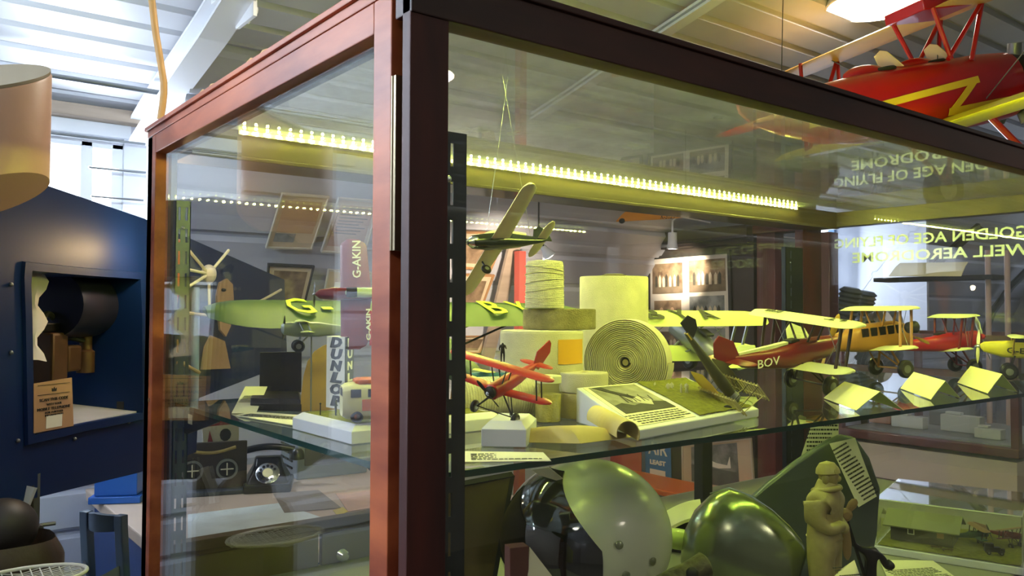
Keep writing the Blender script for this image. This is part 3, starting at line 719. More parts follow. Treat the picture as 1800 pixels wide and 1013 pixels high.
for (x, z, s) in ((.08, .14, .38), (.05, -.12, .34)):
    # ribbed bare wing: spars and ribs
    b = MB()
    b.cyl((x*k, -s*k, z*k), (x*k, s*k, z*k), .0009, n=6); b.cyl(((x-.14)*k, -s*k, z*k), ((x-.14)*k, s*k, z*k), .0009, n=6)
    for i in range(15):
        y = (-s+2*s*i/14)*k; b.box(((x-.06)*k, y, z*k), (.22*k, .0008, .0022))
    b.build('wing_frame', mat('bare_spruce', sr(196, 186, 120), .7), cr)
wingmesh(.14*k, .145*k, .30*k, .44*k, .01*k, OLV, cr, 'wing_panel', both=False)
wingmesh(.10*k, -.115*k, .30*k, .46*k, .01*k, YELLOW, cr, 'wing_panel', both=False)
for y in (-.36, -.2, .0, .2, .36):
    strut(cr, (.06*k, y*k, .14*k), (.04*k, y*k, -.12*k), .0007, mat('bare_spruce', sr(196, 186, 120), .7)); strut(cr, (-.05*k, y*k, .14*k), (.04*k, (y+.1)*k, -.12*k), .0005, BLACKM, 'wire')
for y in (-.2, .2): wheel(cr, (.0, y*k, -.20*k), .06*k, .035*k, BLACKM, MAROON)
MB().lathe([(0, -.01), (.055*k, -.01), (.07*k, 0), (.04*k, .008), (0, .01)], (.06*k, 0, 0), (1, 0, 0), 12).build('engine', GREYM, cr)
for i, (dx, dy) in enumerate(((-.062, .0), (-.052, -.012), (-.044, .014), (-.070, .016), (-.036, -.004))):
    Mx = basis(FL+bp(.80, .42, .0045)+_r*dx+dv*dy, _r*(1 if i % 2 else -.4)-_f*.6, (0, 0, 1))
    small_person('figure', ['tiny pale figure standing furthest left beside the wreck', 'tiny pale figure in front of the wreck group', 'tiny pale figure behind the wreck group', 'tiny pale figure at the rear left of the wreck', 'tiny pale figure closest to the wreck fuselage'][i], Mx, .021, mat('pale_figure', sr(190, 186, 150), .8), group='tiny bystanders at the crash')

# ---- white diorama base with grass, tower, camper van, figures
FLc = at(618, 782, 'Z', zS); BLc = at(514, 754, 'Z', zS)
e1 = (BLc-FLc); d1 = e1.length; e1.normalize(); e2 = Vector((e1.y, -e1.x, 0)); w1 = .24
if e2.x < 0: e2 = -e2
db = empty('diorama_base', 'white moulded base with model grass, in front of the striped tower', 'base', FLc)
b = MB(); q = lambda s, z: [Vector((0, 0, z))+e1*s+e2*s, e1*(d1-s)+e2*s+Vector((0, 0, z)), e1*(d1-s)+e2*(w1-s)+Vector((0, 0, z)), e1*s+e2*(w1-s)+Vector((0, 0, z))]
b.rings([q(0, 0), q(0, .016), q(.010, .0235), q(.013, .0235), q(.013, .021)]); b.build('moulded_base', WHITE, db, bevel=.0008)
g = [[e1*(.013+(d1-.026)*i/20)+e2*(.013+(w1-.026)*j/20)+Vector((0, 0, .0225+random.uniform(0, .0015))) for j in range(21)] for i in range(21)]
b = MB(); b.sheet(g, .001); b.build('grass_mat', GRASS, db)
zg = zS+.0250
# tower sign
tl = at(573, 716, 'Z', zg); tr = at(605, 721, 'Z', zg); t2 = at(620, 714, 'Z', zg); hT = .104
tr = tl+(tr-tl)*1.0
tw = empty('advertising_tower', 'tall square tower sign lettered down its white and black sides', 'sign', tl)
A_ = Vector((0, 0, 0)); B_ = tr-tl; C_ = t2-tl; Dd = C_-B_
b = MB(); hq = lambda z: [p+Vector((0, 0, z)) for p in (A_, B_, C_, A_+Dd)]
b.rings([hq(0), hq(hT)]).build('tower_body', mat('sign_white', sr(222, 220, 204), .6), tw)
nrm = B_.cross(Vector((0, 0, 1))).normalized(); 
if nrm.dot(CAM-tl) < 0: nrm = -nrm
for i, ch in enumerate('DUNLOP'):
    M = frame3(A_+B_*.5+Vector((0, 0, hT*(.915-.163*i)))+nrm*.0003, B_, (0, 0, 1))
    text(ch, M, hT*.185, INK, 'letter', tw, width=B_.length*.66, shear=.2, bold=.0012)
n2 = Dd.cross(Vector((0, 0, 1))).normalized()
if n2.dot(CAM-tl) < 0: n2 = -n2
b = MB(); b.prism([B_+n2*.0004, C_+n2*.0004, C_+n2*.0004+Vector((0, 0, hT)), B_+n2*.0004+Vector((0, 0, hT))], n2*.0006); b.build('black_side', BLACKM, tw)['label'] = 'black side face'
for i, ch in enumerate('DUNLOP'):
    M = frame3(B_+Dd*.5+Vector((0, 0, hT*(.915-.163*i)))+n2*.0012, Dd, (0, 0, 1))
    text(ch, M, hT*.16, PAPER, 'letter', tw, width=Dd.length*.55, bold=.0006)
# camper van
vA = at(612, 741, 'Z', zg); van = empty('camper_van', 'toy camper van with cream lower body and orange striped sides', 'toy van', M=basis(at(652, 742, 'Z', zg)+_f*.012, -_r*.93-_f*.30, (0, 0, 1)))
VC = mat('van_cream', sr(226, 220, 160), .35); VO = mat('van_orange', sr(214, 110, 60), .4)
k = .043
b = MB(); b.rings([[(x*k, y*k, z*k) for y, z in supr(w, h, 18, .45)] for x, w, h in ((.86, .30, .34), (.93, .40, .44), (.80, .46, .52), (.6, .48, .56), (-.9, .48, .56), (-1.0, .42, .5))])
bmesh.ops.translate(b.bm, verts=b.bm.verts, vec=(0, 0, .62*k)); b.build('van_body', VC, van)
b = MB(); b.rings([[(x*k, y*k, z*k) for y, z in supr(w, h, 18, .5)] for x, w, h in ((.55, .34, .06), (.45, .42, .10), (-.9, .42, .10), (-.95, .34, .06))]); bmesh.ops.translate(b.bm, verts=b.bm.verts, vec=(0, 0, 1.20*k)); b.build('roof', VO, van)
for s in (-1, 1):
    MB().box((-.25*k, s*.475*k, .52*k), (1.25*k, .03*k, .34*k)).build('side_stripe', VO, van, bevel=.0004)
    for x in (.55, .05, -.35, -.7): MB().box((x*k, s*.475*k, .87*k), (.30*k, .03*k, .24*k)).build('side_window', BLACK, van, bevel=.0004)
    for x in (.52, -.6): wheel(van, (x*k, s*.40*k, .19*k), .19*k, .14*k, BLACK, CHROME)
for y in (-.2, .2): MB().box((.86*k, y*k, .88*k), (.12*k, .34*k, .22*k)).build('windscreen', BLACK, van, bevel=.0005)
for i, (px_, py_, hh_, lab) in enumerate(((590, 731, .0225, 'tiny dark figure standing left of the camper van'), (629, 741, .0265, 'tiny dark figure standing in front of the camper van'))):
    small_person('figure', lab, basis(at(px_, py_, 'Z', zg), -_f if i else _r, (0, 0, 1)), hh_, DK, group='figures on the diorama')
for i, (px_, py_) in enumerate(((563, 730), (598, 729))):
    p = at(px_, py_, 'Z', zg); o = MB().cyl(p, p+Vector((0, 0, .0145)), .0009, n=8).ell(p+Vector((0, 0, .0155)), (.0015, .0015, .0015), 8, 6).build('post', DK, loc=p)
    tag(o, ['thin dark post nearest the left edge of the model grass', 'thin dark post between the tiny figure and the camper van'][i], 'post', 'posts on the diorama')

# ---- dark red monoplane banking above the tower
pm = (tl-CAM).dot(_f); C1 = atd(634, 516, pm*1.0)
nose = (-_r*.95-_f*.15+Vector((0, 0, -.02))); 
spn = (Vector((0, 0, 1))*.97+_r*.13+_f*.15).normalized()       # one wing points up
upm = nose.normalized().cross(spn); upm = upm if upm.dot(CAM-C1) > 0 else -upm
mo = plane_root('model_monoplane', 'dark red low wing monoplane banked steeply above the tower sign', basis(C1, nose, upm))
Mi = mo.matrix_world
k = .155
fuselage(scale_pts(k, [(.42, .012, -.01, .02), (.38, .045, -.05, .045), (.25, .06, -.06, .06), (.0, .06, -.06, .065), (-.3, .04, -.035, .05), (-.62, .012, -.0, .03)]), MAROON, mo)
wingmesh(.19*k, -.03*k, .53*k, .29*k, .03*k, MAROON, mo, 'wing', taper=.85, round_=.12, tip=.5)
b = MB(); b.rings([[(x*k, y*k, .055*k+z*k) for y, z in supr(w, h, 12, .9)] for x, w, h in ((.14, .02, .01), (.08, .045, .035), (-.04, .05, .045), (-.12, .045, .04), (-.45, .02, .012))]); b.build('cockpit_canopy', mat('pale_canopy', sr(206, 222, 190), .25), mo)
MB().box((.08*k, 0, .09*k), (.10*k, .092*k, .02*k)).build('windscreen', BLACK, mo, bevel=.0008)
tailset(mo, .62*k, .01*k, MAROON, .36*k, .13*k, .17*k, th=.01*k)
# registration on both halves of the wing; y axis sign decides which half is up
up_half = 1 if (Mi.to_3x3() @ Vector((0, 1, 0))).z > 0 else -1
def wing_text(s, root, yc, size, m, width, z, x=0, rot=0, k2=1):
    M = Matrix.Translation((x, yc, z)) @ Matrix.Rotation(rot, 4, 'Z')
    return text(s, M, size, m, 'registration', root, width=width, bold=.0003)
wing_text('G-AKIN', mo, up_half*.33*k, .11*k, PAPER, .36*k, .002, .03*k, PI/2 if up_half > 0 else -PI/2)
wing_text('G-AKIN', mo, -up_half*.30*k, .055*k, PAPER, .30*k, .002, -.07*k, PI/2 if up_half > 0 else -PI/2)
MB().box((-.12*k, -up_half*.33*k, -.02*k), (.09*k, .33*k, .008*k)).build('flap', RED, mo)
prop(mo, .43*k, .13*k, BLACK, ang=.2)
pinb = Mi.inverted() @ (tl+(B_+Dd)*.5+Vector((0, 0, hT+.0005)))
MB().cyl(pinb, (0, -up_half*.40*k, -.03*k), .0007, n=8).build('display_pin', GREYM, mo)

# ---- wooden blade tip, dark box, cards at the left of the shelf
Lb = at(527, 724, 'Z', zS); Rb_ = at(577, 722, 'Z', zS)
PLY = mat('plywood', sr(196, 158, 92), .55, var=.2, vscale=10, stretch=(1, 1, .3))
D = (Lb-CAM).dot(_f); s = D/F_PX
ux = (Rb_-Lb).normalized()
prof = [(0, 0), (2, 30), (5, 62), (12, 88), (24, 106), (40, 116), (58, 120), (74, 120), (74, 0)]
b = MB(); b.prism([Lb+ux*(x*s)+Vector((0, 0, y*s)) for x, y in prof], _f*.012); o = b.build('wooden_blade', PLY, loc=Lb, bevel=.001); tag(o, 'upright tan wooden blade with a rounded shoulder behind the tower sign', 'blade')
# small dark landing lamp box
p = at(455, 716, 'Z', zS+.012); ux2 = Vector((.86, -.5, 0)).normalized()
bo = empty('dark_case', 'dark brown open box with a lid standing up, on the shelf at left', 'box', at(440, 722, 'Z', zS))
b0 = Vector((0, 0, 0)); q0 = at(530, 724, 'Z', zS)-bo.location; q1 = at(452, 690, 'Z', zS)-bo.location; q1 = q1*.6
DB = mat('dark_leather', sr(34, 26, 22), .5, bump=.2); 
b = MB(); b.rings([[b0, q0, q0+q1, q1], [v+Vector((0, 0, .012)) for v in (b0, q0, q0+q1, q1)], [v*.96+Vector((0, 0, .020)) for v in (b0+q1*.05, q0+q1*.05, q0+q1*.9, q1*.9)]]); b.build('box_base', DB, bo, bevel=.001)
b = MB(); b.prism([q1*.75+q0*.12+Vector((0, 0, .018)), q1*.75+q0*1.02+Vector((0, 0, .018)), q1*.75+q0*1.02+Vector((0, 0, .092)), q1*.75+q0*.12+Vector((0, 0, .090))], q1.normalized()*.008); b.build('box_lid', DB, bo, bevel=.0015)
# three cards
P = [at(407, 727, 'Z', zS), at(450, 727, 'Z', zS), at(470, 678, 'Z', zS+.028), at(432, 680, 'Z', zS+.028)]
P[2] = P[1]+(at(470, 680, 'Z', zS+.03)-P[1])*1; P[3] = P[0]+(P[2]-P[1])
b = MB(); b.sheet([[P[0], P[1]], [P[3], P[2]]], .0009); o = b.build('caption_card', CREAM, loc=P[0]); tag(o, 'cream caption card propped against the dark box', 'card', 'caption cards at the left')
lines_part(Matrix.Translation(-P[0]) @ frame3((P[0]+P[1]+P[2]+P[3])/4+Vector((0, 0, .0007)), P[1]-P[0], P[3]-P[0]), .03, .04, 6, o, seed=9)
P = [at(520, 749, 'Z', zS+.001), at(540, 731, 'Z', zS+.001), at(440, 724, 'Z', zS+.001), at(416, 731, 'Z', zS+.001)]
b = MB(); b.sheet([[P[0], P[1]], [P[3], P[2]]], .0008); o = b.build('caption_card', CREAM, loc=P[0]); tag(o, 'cream printed card lying flat beside the white diorama base', 'card', 'caption cards at the left')
lines_part(Matrix.Translation(-P[0]) @ frame3((P[0]+P[1]+P[2]+P[3])/4+Vector((0, 0, .0006)), P[1]-P[2], P[1]-P[0]), .11, .03, 7, o, seed=3)

# ================================================================== MORE AIRCRAFT ON THE SHELF
LIME = mat('doped_pale_green', sr(206, 216, 140), .6, var=.08); GREENW = mat('green_doped_wing', sr(60, 86, 44), .5, var=.15, vscale=6); PALEW = mat('pale_linen_wing', sr(214, 216, 176), .6, var=.08)
DARKS = mat('dark_brown_strut', sr(44, 26, 24), .5)
def biplane(name, label, M, k, fus, up, low, wheels=True, half_up=.62, half_low=.58, chord=.2, zu=.24, zl=-.07, tail=None, propm=BLACK, fst=None, gap=.0, prop_ang=.9, wheel_r=.075, strut_m=None, group=None, pro=True, tl=.64):
    t = plane_root(name, label, M, group)
    fs = fst or [(.36, .03, -.05, .045), (.34, .07, -.09, .07), (.2, .075, -.10, .075), (.0, .07, -.095, .085), (-.1, .065, -.09, .06), (-.45, .035, -.04, .045), (-.66, .008, .0, .03)]
    fuselage(scale_pts(k, fs), fus, t)
    MB().box((-.02*k, 0, .078*k), (.09*k, .07*k, .02*k)).build('cockpit', BLACKM, t, bevel=.001)
    wingmesh(.24*k, zu*k, half_up*k, chord*k, .022*k, up, t, 'upper_wing')
    wingmesh(.17*k, zl*k, half_low*k, chord*.95*k, .022*k, low, t, 'lower_wing', dihed=.02*k)
    sm = strut_m or DARKS
    for s in (-1, 1):
        for x0 in (.20, .09):
            strut(t, (x0*k, s*half_up*.70*k, zu*k), ((x0-.06)*k, s*half_low*.74*k, (zl+.015)*k), .012*k, sm)
            strut(t, (x0*k, s*.12*k, zu*k), (x0*k, s*.05*k, .06*k), .008*k, sm)
        strut(t, (.15*k, s*.05*k, -.08*k), (.19*k, s*.14*k, (-.26)*k), .010*k, sm, 'gear_leg')
        strut(t, (.02*k, s*.05*k, -.08*k), (.19*k, s*.14*k, (-.26)*k), .007*k, sm, 'gear_leg')
        wheel(t, (.19*k, s*.17*k, -.26*k), wheel_r*k, .05*k, BLACK)
        for a_, b_ in (((.16, s*.15, zl+.01), (.16, s*half_up*.68, zu)), ((.16, s*.15, zu), (.13, s*half_low*.7, zl+.01))): strut(t, [v*k for v in a_], [v*k for v in b_], .0022*k, GREYM, 'bracing_wire')
    strut(t, (.19*k, -.17*k, -.26*k), (.19*k, .17*k, -.26*k), .007*k, sm, 'axle')
    tailset(t, tl*k, .02*k, tail or up, .42*k, .14*k, .19*k, finm=tail or up, th=.01*k)
    if pro: prop(t, .40*k, .24*k, propm, ang=prop_ang, wd=.1, hub=fus)
    return t
# maroon two seater in the middle of the shelf
k = .275; cB = Vector((1.03, .262, zS+.335*k)); ha = math.radians(-6)
nB = Vector((math.cos(ha), math.sin(ha), .12))
PROPW = mat('varnished_prop', sr(206, 166, 66), .35)
bov = biplane('model_biplane', 'large maroon biplane with pale wings and yellow propeller at mid shelf', basis(cB, nB, (-.14, -.10, 1)), k, MAROON, PALEW, PALEW, half_up=.47, half_low=.44, chord=.26, zu=.215, zl=-.115, propm=PROPW, prop_ang=1.9,
    fst=[(.46, .03, -.03, .03), (.44, .055, -.06, .055), (.30, .07, -.10, .065), (.0, .07, -.115, .08), (-.12, .068, -.11, .05), (-.3, .055, -.085, .045), (-.52, .03, -.045, .05), (-.60, .01, -.0, .045)], tail=MAROON)
sgn = -1 if (bov.matrix_world.to_3x3() @ Vector((0, 1, 0))).y > 0 else 1
Ms = Matrix.Translation((-.33*k, sgn*.0600*k, -.028*k)) @ Matrix(((1, 0, 0, 0), (0, 0, sgn, 0), (0, 1, 0, 0), (0, 0, 0, 1)))
text('BOV', Ms, .085*k, PAPER, 'registration', bov, width=.22*k)
for s in (-1, 1): text('LT' if s < 0 else 'EB', Matrix.Translation((.11*k, s*.27*k, .246*k)) @ Matrix.Rotation(PI/2, 4, 'Z'), .10*k, INK, 'registration', bov, width=.14*k)
MB().prism([(-.08*k, -.02*k, .06*k), (-.56*k, -.01*k, .048*k), (-.56*k, .01*k, .048*k), (-.08*k, .02*k, .06*k)], (0, 0, .018*k)).build('top_decking', PALEW, bov)
for s in (.18, .32): MB().box((.02*k+(s-.18)*k*.6, 0, .095*k), (.012*k, .09*k, .04*k)).build('windscreen', glass('wind_glass', dust=.02), bov)
# pale green biplane seen head on behind it
k = .35; cA = Vector((1.235, .66, zS+.27*k))
byA = biplane('model_biplane', 'pale green biplane seen head on behind the maroon biplane', basis(cA, (.1, 1, .5)), k, GREYM, LIME, LIME, half_up=.74, half_low=.66, chord=.24, zu=.12, zl=-.13, strut_m=GREYM, pro=False, tl=.36,
    fst=[(.30, .02, -.05, .045), (.28, .06, -.09, .06), (.1, .065, -.10, .07), (-.1, .06, -.09, .05), (-.34, .02, -.02, .04)])
Mi = byA.matrix_world
for i, ch in enumerate('BYA'):
    yy = (.42-.26*i)
    text(ch, Matrix.Translation((.12*k, yy*k, .152*k)) @ Matrix.Rotation(-PI/2, 4, 'Z'), .2*k, INK, 'registration', byA, width=.16*k, bold=.002)
# gold cabin biplane
k = .30; cG = Vector((1.56, .40, zS+.34*k)); GOLD = mat('golden_brown_paint', sr(170, 118, 56), .4, var=.12)
gl_ = biplane('model_biplane', 'golden brown cabin biplane with rows of dark windows', basis(cG, (.93, -.35, .10)), k, GOLD, PALEW, PALEW, half_up=.40, half_low=.42, chord=.24, zu=.235, zl=-.09, propm=PROPW, prop_ang=.3, strut_m=GOLD,
    fst=[(.42, .03, -.06, .05), (.38, .075, -.10, .09), (.25, .09, -.11, .13), (-.1, .09, -.10, .13), (-.3, .06, -.07, .08), (-.62, .01, .0, .04)])
for i in range(5):
    for s in (-1, 1): MB().box((.24*k-.085*k*i, s*.085*k, .065*k), (.06*k, .016*k, .07*k)).build('cabin_window', BLACK, gl_, bevel=.0008)
for s in (-1, 1): MB().lathe([(0, -.05*k), (.045*k, -.03*k), (.05*k, .04*k), (.02*k, .07*k), (0, .07*k)], (.22*k, s*.24*k, .08*k), (1, 0, 0), 14).build('engine', BLACKM, gl_)
# bright red small biplane further right
k = .27; cR = Vector((1.86, .36, zS+.34*k))
biplane('model_biplane', 'bright red biplane with pale wings near the right end of the shelf', basis(cR, (.80, -.6, .12)), k, RED, PALEW, PALEW, half_up=.36, half_low=.30, chord=.22, zu=.23, zl=-.10, propm=GREYM, prop_ang=1.2, strut_m=MAROON)
# yellow monoplane at the right edge
k = .26; cY = at(1806, 654, 'Y', .16); cY.z = zS+.30*k
ye = plane_root('model_monoplane', 'bright yellow monoplane with dark letters, partly beyond the right edge', basis(cY, (-.40, .92, .05)))
cY2 = cY
fuselage(scale_pts(k, [(.40, .01, -.0, .02), (.36, .05, -.05, .05), (.2, .065, -.09, .07), (.0, .065, -.09, .09), (-.2, .05, -.07, .06), (-.6, .01, .0, .03)]), mat('bright_yellow', sr(226, 214, 60), .4), ye, e=.6)
wingmesh(.16*k, .11*k, .45*k, .2*k, .02*k, PALEW, ye, 'wing')
MB().box((.05*k, 0, .085*k), (.13*k, .11*k, .045*k)).build('cabin_glass', BLACK, ye, bevel=.001)
for s in (-1, 1):
    Mx = Matrix.Translation((.0*k, s*.0665*k, -.02*k)) @ Matrix(((-s, 0, 0, 0), (0, 0, s, 0), (0, 1, 0, 0), (0, 0, 0, 1)))
    text('G-EBZC', Mx, .075*k, INK, 'registration', ye, width=.34*k, bold=.0004)
    wheel(ye, (.14*k, s*.14*k, -.22*k), .075*k, .05*k); strut(ye, (.10*k, s*.05*k, -.07*k), (.14*k, s*.13*k, -.22*k), .008*k, BLACKM, 'gear_leg')
    strut(ye, (.12*k, s*.06*k, -.06*k), (.12*k, s*.3*k, .10*k), .008*k, YELLOW)
tailset(ye, .6*k, .02*k, YELLOW, .36*k, .13*k, .18*k, th=.01*k); prop(ye, .41*k, .2*k, CREAM, ang=2.2)
# tent cards
def tent(label, A, B, C, name='tent_card', inscription=False):
    """A-B: near foot edge, C: peak above A, far foot mirrored"""
    A, B, C = Vector(A), Vector(B), Vector(C); e = B-A; n = Vector((-(e.y), e.x, 0)).normalized()
    if n.dot(CAM-A) > 0: n = -n
    d = (C-A); dn = d.dot(n); Fa = A+n*2*dn
    b = MB(); th = .0008
    g = [[A, B], [A.lerp(C, .5)+Vector((0, 0, .0006)), B.lerp(C+e, .5)], [C, C+e], [(C+Fa)/2, (C+Fa)/2+e], [Fa, Fa+e]]
    b.sheet(g, th); o = b.build(name, CARDY, loc=A, ang=20); tag(o, label, 'card', 'folded tent cards')
    return o
CARDY = mat('pale_yellow_card', sr(240, 238, 186), .8)
for lab, nl, fl, pk, rf in (('folded pale tent card in front of the maroon biplane nose, nearest of the row', (1505, 722), (1448, 700), (1547, 690), (1589, 722)), ('folded pale tent card in front of the red biplane, middle one of the row', (1636, 703), (1583, 683), (1659, 671), (1688, 700)), ('folded pale tent card beneath the yellow monoplane, furthest right', (1736, 692), (1683, 673), (1760, 659), (1788, 689))):
    NL, FL_, RF_ = at(*nl, 'Z', zS+.001), at(*fl, 'Z', zS+.001), at(*rf, 'Z', zS+.001)
    e = FL_-NL; md = (NL+RF_)/2; hgt_ = (atd(*pk, (md-CAM).dot(_f))).z-zS
    n = (RF_-NL); b = MB(); C0 = md+Vector((0, 0, hgt_))
    g = [[NL, NL+e], [NL.lerp(C0, .5)+Vector((0, 0, .0008)), NL.lerp(C0, .5)+e+Vector((0, 0, .0008))], [C0, C0+e], [C0.lerp(RF_, .5), C0.lerp(RF_, .5)+e], [RF_, RF_+e]]
    b.sheet(g, .0009); o = b.build('tent_card', CARDY, loc=NL, ang=20); tag(o, lab, 'card', 'folded tent cards')
# big tent card standing on a dark box near the far end
# ---- large green high wing plane, wing only clear of the posts
k = 1.0; cW = Vector((.45, .70, 1.592))
gw = plane_root('model_monoplane', 'large green high wing monoplane whose lettered wing spans behind the corner post', basis(cW, (0, .93, .36)))
wingmesh(.062, 0, .42, .125, .013, GREENW, gw, 'wing', round_=.22, tip=.3)
fuselage([(.12, .01, -.05, -.02), (.10, .03, -.075, .0), (.03, .034, -.09, .005), (-.06, .03, -.085, -.01), (-.30, .008, -.05, -.03)], GREENW, gw)
for s in (-1, 1):
    for x in (.03, -.025): strut(gw, (x, s*.21, -.004), (x, s*.03, -.08), .0022, BLACKM)
YL = mat('lime_lettering', sr(214, 232, 60), .5)
ymap = -1 if (gw.matrix_world.to_3x3() @ Vector((0, 1, 0))).x > 0 else 1
sy = 1 if (gw.matrix_world.to_3x3() @ Vector((0, 1, 0))).x > 0 else -1
for ch, X, wd_ in (('G', .192, .045), ('-', .24, .02), ('A', .291, .045), ('B', .616, .045), ('Y', .690, .045)):
    Ml = Matrix.Translation((0, sy*(X-.45), .0162)) @ Matrix.Rotation(0, 4, 'Z')
    Rt = Matrix(((0, 1, 0, 0), (sy, 0, 0, 0), (0, 0, -sy if False else 1, 0), (0, 0, 0, 1)))
    text(ch, Ml @ Rt, .10 if ch != '-' else .10, YL, 'registration', gw, width=wd_, bold=.0008, ext=.0006)
for s in (-1, 1): wheel(gw, (.05, s*.05, -.13), .016, .01); strut(gw, (.05, s*.02, -.07), (.05, s*.048, -.13), .002, BLACKM, 'gear_leg')
MB().cyl((-.02, 0, -.08), gw.matrix_world.inverted() @ Vector((.45, .70, zS)), .0015, n=8).build('display_rod', GREYM, gw)
# ---- small grey aircraft in front of the green wing
DG = 1.30; cg = atd(548, 578, DG); k = .105
gp = biplane('model_biplane', 'small silver grey biplane in front of the green lettered wing at left', basis(cg, (-_r*.93-_f*.3+Vector((0, 0, .03)))), k, mat('silver_grey', sr(136, 146, 136), .35, .3), LIME, LIME, half_up=.35, half_low=.6, chord=.2, zu=.10, zl=-.06, strut_m=GREYM, wheel_r=.09,
    fst=[(.44, .03, -.05, .05), (.40, .08, -.10, .09), (.2, .09, -.13, .10), (-.1, .085, -.12, .10), (-.4, .05, -.07, .06), (-.72, .01, -.01, .03)])
MB().cyl((0, 0, -.08*k), gp.matrix_world.inverted() @ Vector((cg.x, cg.y, zS)), .0012, n=8).build('display_rod', GREYM, gp)
# ---- small blue aircraft
cb = at(858, 668, 'Z', zS+.012); cb = atd(858, 662, 1.32); k = .075
bl = plane_root('model_monoplane', 'tiny blue monoplane behind the red stunt biplane', basis(cb, (-_r*.9-_f*.35)))
fuselage(scale_pts(k, [(.42, .03, -.04, .04), (.38, .09, -.10, .09), (.0, .09, -.10, .11), (-.4, .04, -.04, .06), (-.6, .01, 0, .03)]), mat('sea_blue', sr(40, 110, 150), .35), bl)
wingmesh(.2*k, .12*k, .55*k, .22*k, .02*k, mat('lemon', sr(222, 214, 90), .5), bl, 'wing'); tailset(bl, .6*k, .02*k, YELLOW, .35*k, .12*k, .18*k, th=.01*k); prop(bl, .43*k, .2*k, BLACK)
MB().cyl((0, 0, -.08*k), bl.matrix_world.inverted() @ Vector((cb.x, cb.y, zS)), .0012, n=8).build('display_rod', GREYM, bl)
# ---- hanging cream and black plane
ch_ = atd(882, 424, 1.18); n_ = (-_r*.80-Vector((0, 0, .05))-_f*.60).normalized(); s_ = (_r*.43+Vector((0, 0, .65))-_f*.63); s_ = (s_-n_*s_.dot(n_)).normalized(); u_ = n_.cross(s_)
if u_.dot(Vector((0, 0, 1))-_f) < 0: u_ = -u_
hp = plane_root('model_monoplane', 'cream winged black monoplane hanging steeply banked below the light strip', basis(ch_, n_, u_)); k = .19
BKP = mat('glossy_black_green', sr(26, 32, 26), .2); CRW = mat('cream_wing', sr(226, 222, 176), .5, var=.06)
fuselage(scale_pts(k, [(.30, .015, -.02, .015), (.27, .045, -.05, .04), (.15, .055, -.065, .055), (-.02, .055, -.06, .07), (-.15, .045, -.05, .05), (-.42, .01, -.01, .02)]), BKP, hp)
MB().lathe([(0, -.03*k), (.048*k, -.03*k), (.046*k, .0), (.02*k, .04*k), (0, .045*k)], (.27*k, 0, -.005*k), (1, 0, 0), 16).build('engine_cowl', CHROME, hp)
b = MB(); b.rings([[(x*k, y*k, .058*k+z*k) for y, z in supr(w_, h_, 12, .9)] for x, w_, h_ in ((.14, .02, .012), (.08, .04, .03), (-.06, .045, .035), (-.25, .02, .012))]); b.build('cabin_roof', CRW, hp)
wingmesh(.13*k, -.02*k, .60*k, .17*k, .02*k, CRW, hp, 'wing', taper=.8, round_=.1, tip=.4)
yy = 1 if (hp.matrix_world.to_3x3() @ Vector((0, 1, 0))).z > 0 else -1
text('G-AEXF', Matrix.Translation((.045*k, yy*.40*k, -.004*k)) @ Matrix.Rotation(yy*PI/2, 4, 'Z'), .09*k, INK, 'registration', hp, width=.30*k, bold=.0002)
wingmesh(-.34*k, .01*k, .2*k, .10*k, .01*k, CRW, hp, 'tailplane', round_=.5, camber=0)
b = MB(); b.prism([(-.30*k, -.004*k, .01*k), (-.37*k, -.004*k, .12*k), (-.44*k, -.004*k, .15*k), (-.50*k, -.004*k, .10*k), (-.48*k, -.004*k, -.01*k)], (0, .009*k, 0)); b.build('fin', BKP, hp, bevel=.0005)
prop(hp, .33*k, .12*k, BLACK, ang=.9); wheel(hp, (.09*k, -yy*.20*k, -.10*k), .04*k, .03*k); strut(hp, (.09*k, -yy*.20*k, -.02*k), (.09*k, -yy*.20*k, -.10*k), .007*k, BKP, 'gear_leg')
for x_ in (.12, -.3): MB().cyl((x_*k, 0, .05*k), hp.matrix_world.inverted() @ Vector((ch_.x+.01*(x_ > 0), ch_.y, 1.936)), .0003, n=5).build('hanging_thread', GREYM, hp)

# ================================================================== ON THE CASE FLOOR
zF = 1.0705
HSH = mat('helmet_shell', sr(224, 228, 196), .25, coat=.4)
VIS = mat('smoked_visor', sr(12, 12, 14), .06, spec=.8, coat=1)
hc = atd(1033, 949, 1.335); he = empty('flying_helmet', 'large cream flying helmet with a dark smoked visor', 'helmet', (hc.x, hc.y, zF)); HZ = hc.z-zF
fw = (-_r*.86-_f*.51).normalized(); sd = Vector((0, 0, 1)).cross(fw).normalized()   # facing left and towards us
def hpt(az, el, s=1.0, dz=0):
    """az from facing direction, el elevation"""
    c_ = math.cos(el); sx = .140; 
    d = fw*(math.cos(az)*c_*sx)+sd*(math.sin(az)*c_*.126)+Vector((0, 0, math.sin(el)*(.128 if el > 0 else .118)))
    if el < 0: d = Vector((d.x*(1+.0*el), d.y, d.z))
    return d*s+Vector((0, 0, HZ+dz))
b = MB(); R = []
for i in range(25):
    el = -PI/2*.80+(PI/2*.985+PI/2*.80)*i/24
    R.append([hpt(2*PI*j/48, el) for j in range(48)])
b.rings(R); b.build('helmet_shell', HSH, he, ang=80)
# visor: a slightly larger shell section limited by a swept back edge
b = MB(); g = []
for i in range(23):
    el = math.radians(-58+ (64+58)*i/22); row = []
    e_ = math.degrees(el); lim = math.radians(66-max(0, (e_-8))*.80-max(0, (-e_-12))*.45)
    for j in range(25): row.append(hpt(-lim+2*lim*j/24, el, 1.028))
    g.append(row)
b.sheet(g, .003); b.build('visor', VIS, he, ang=60)
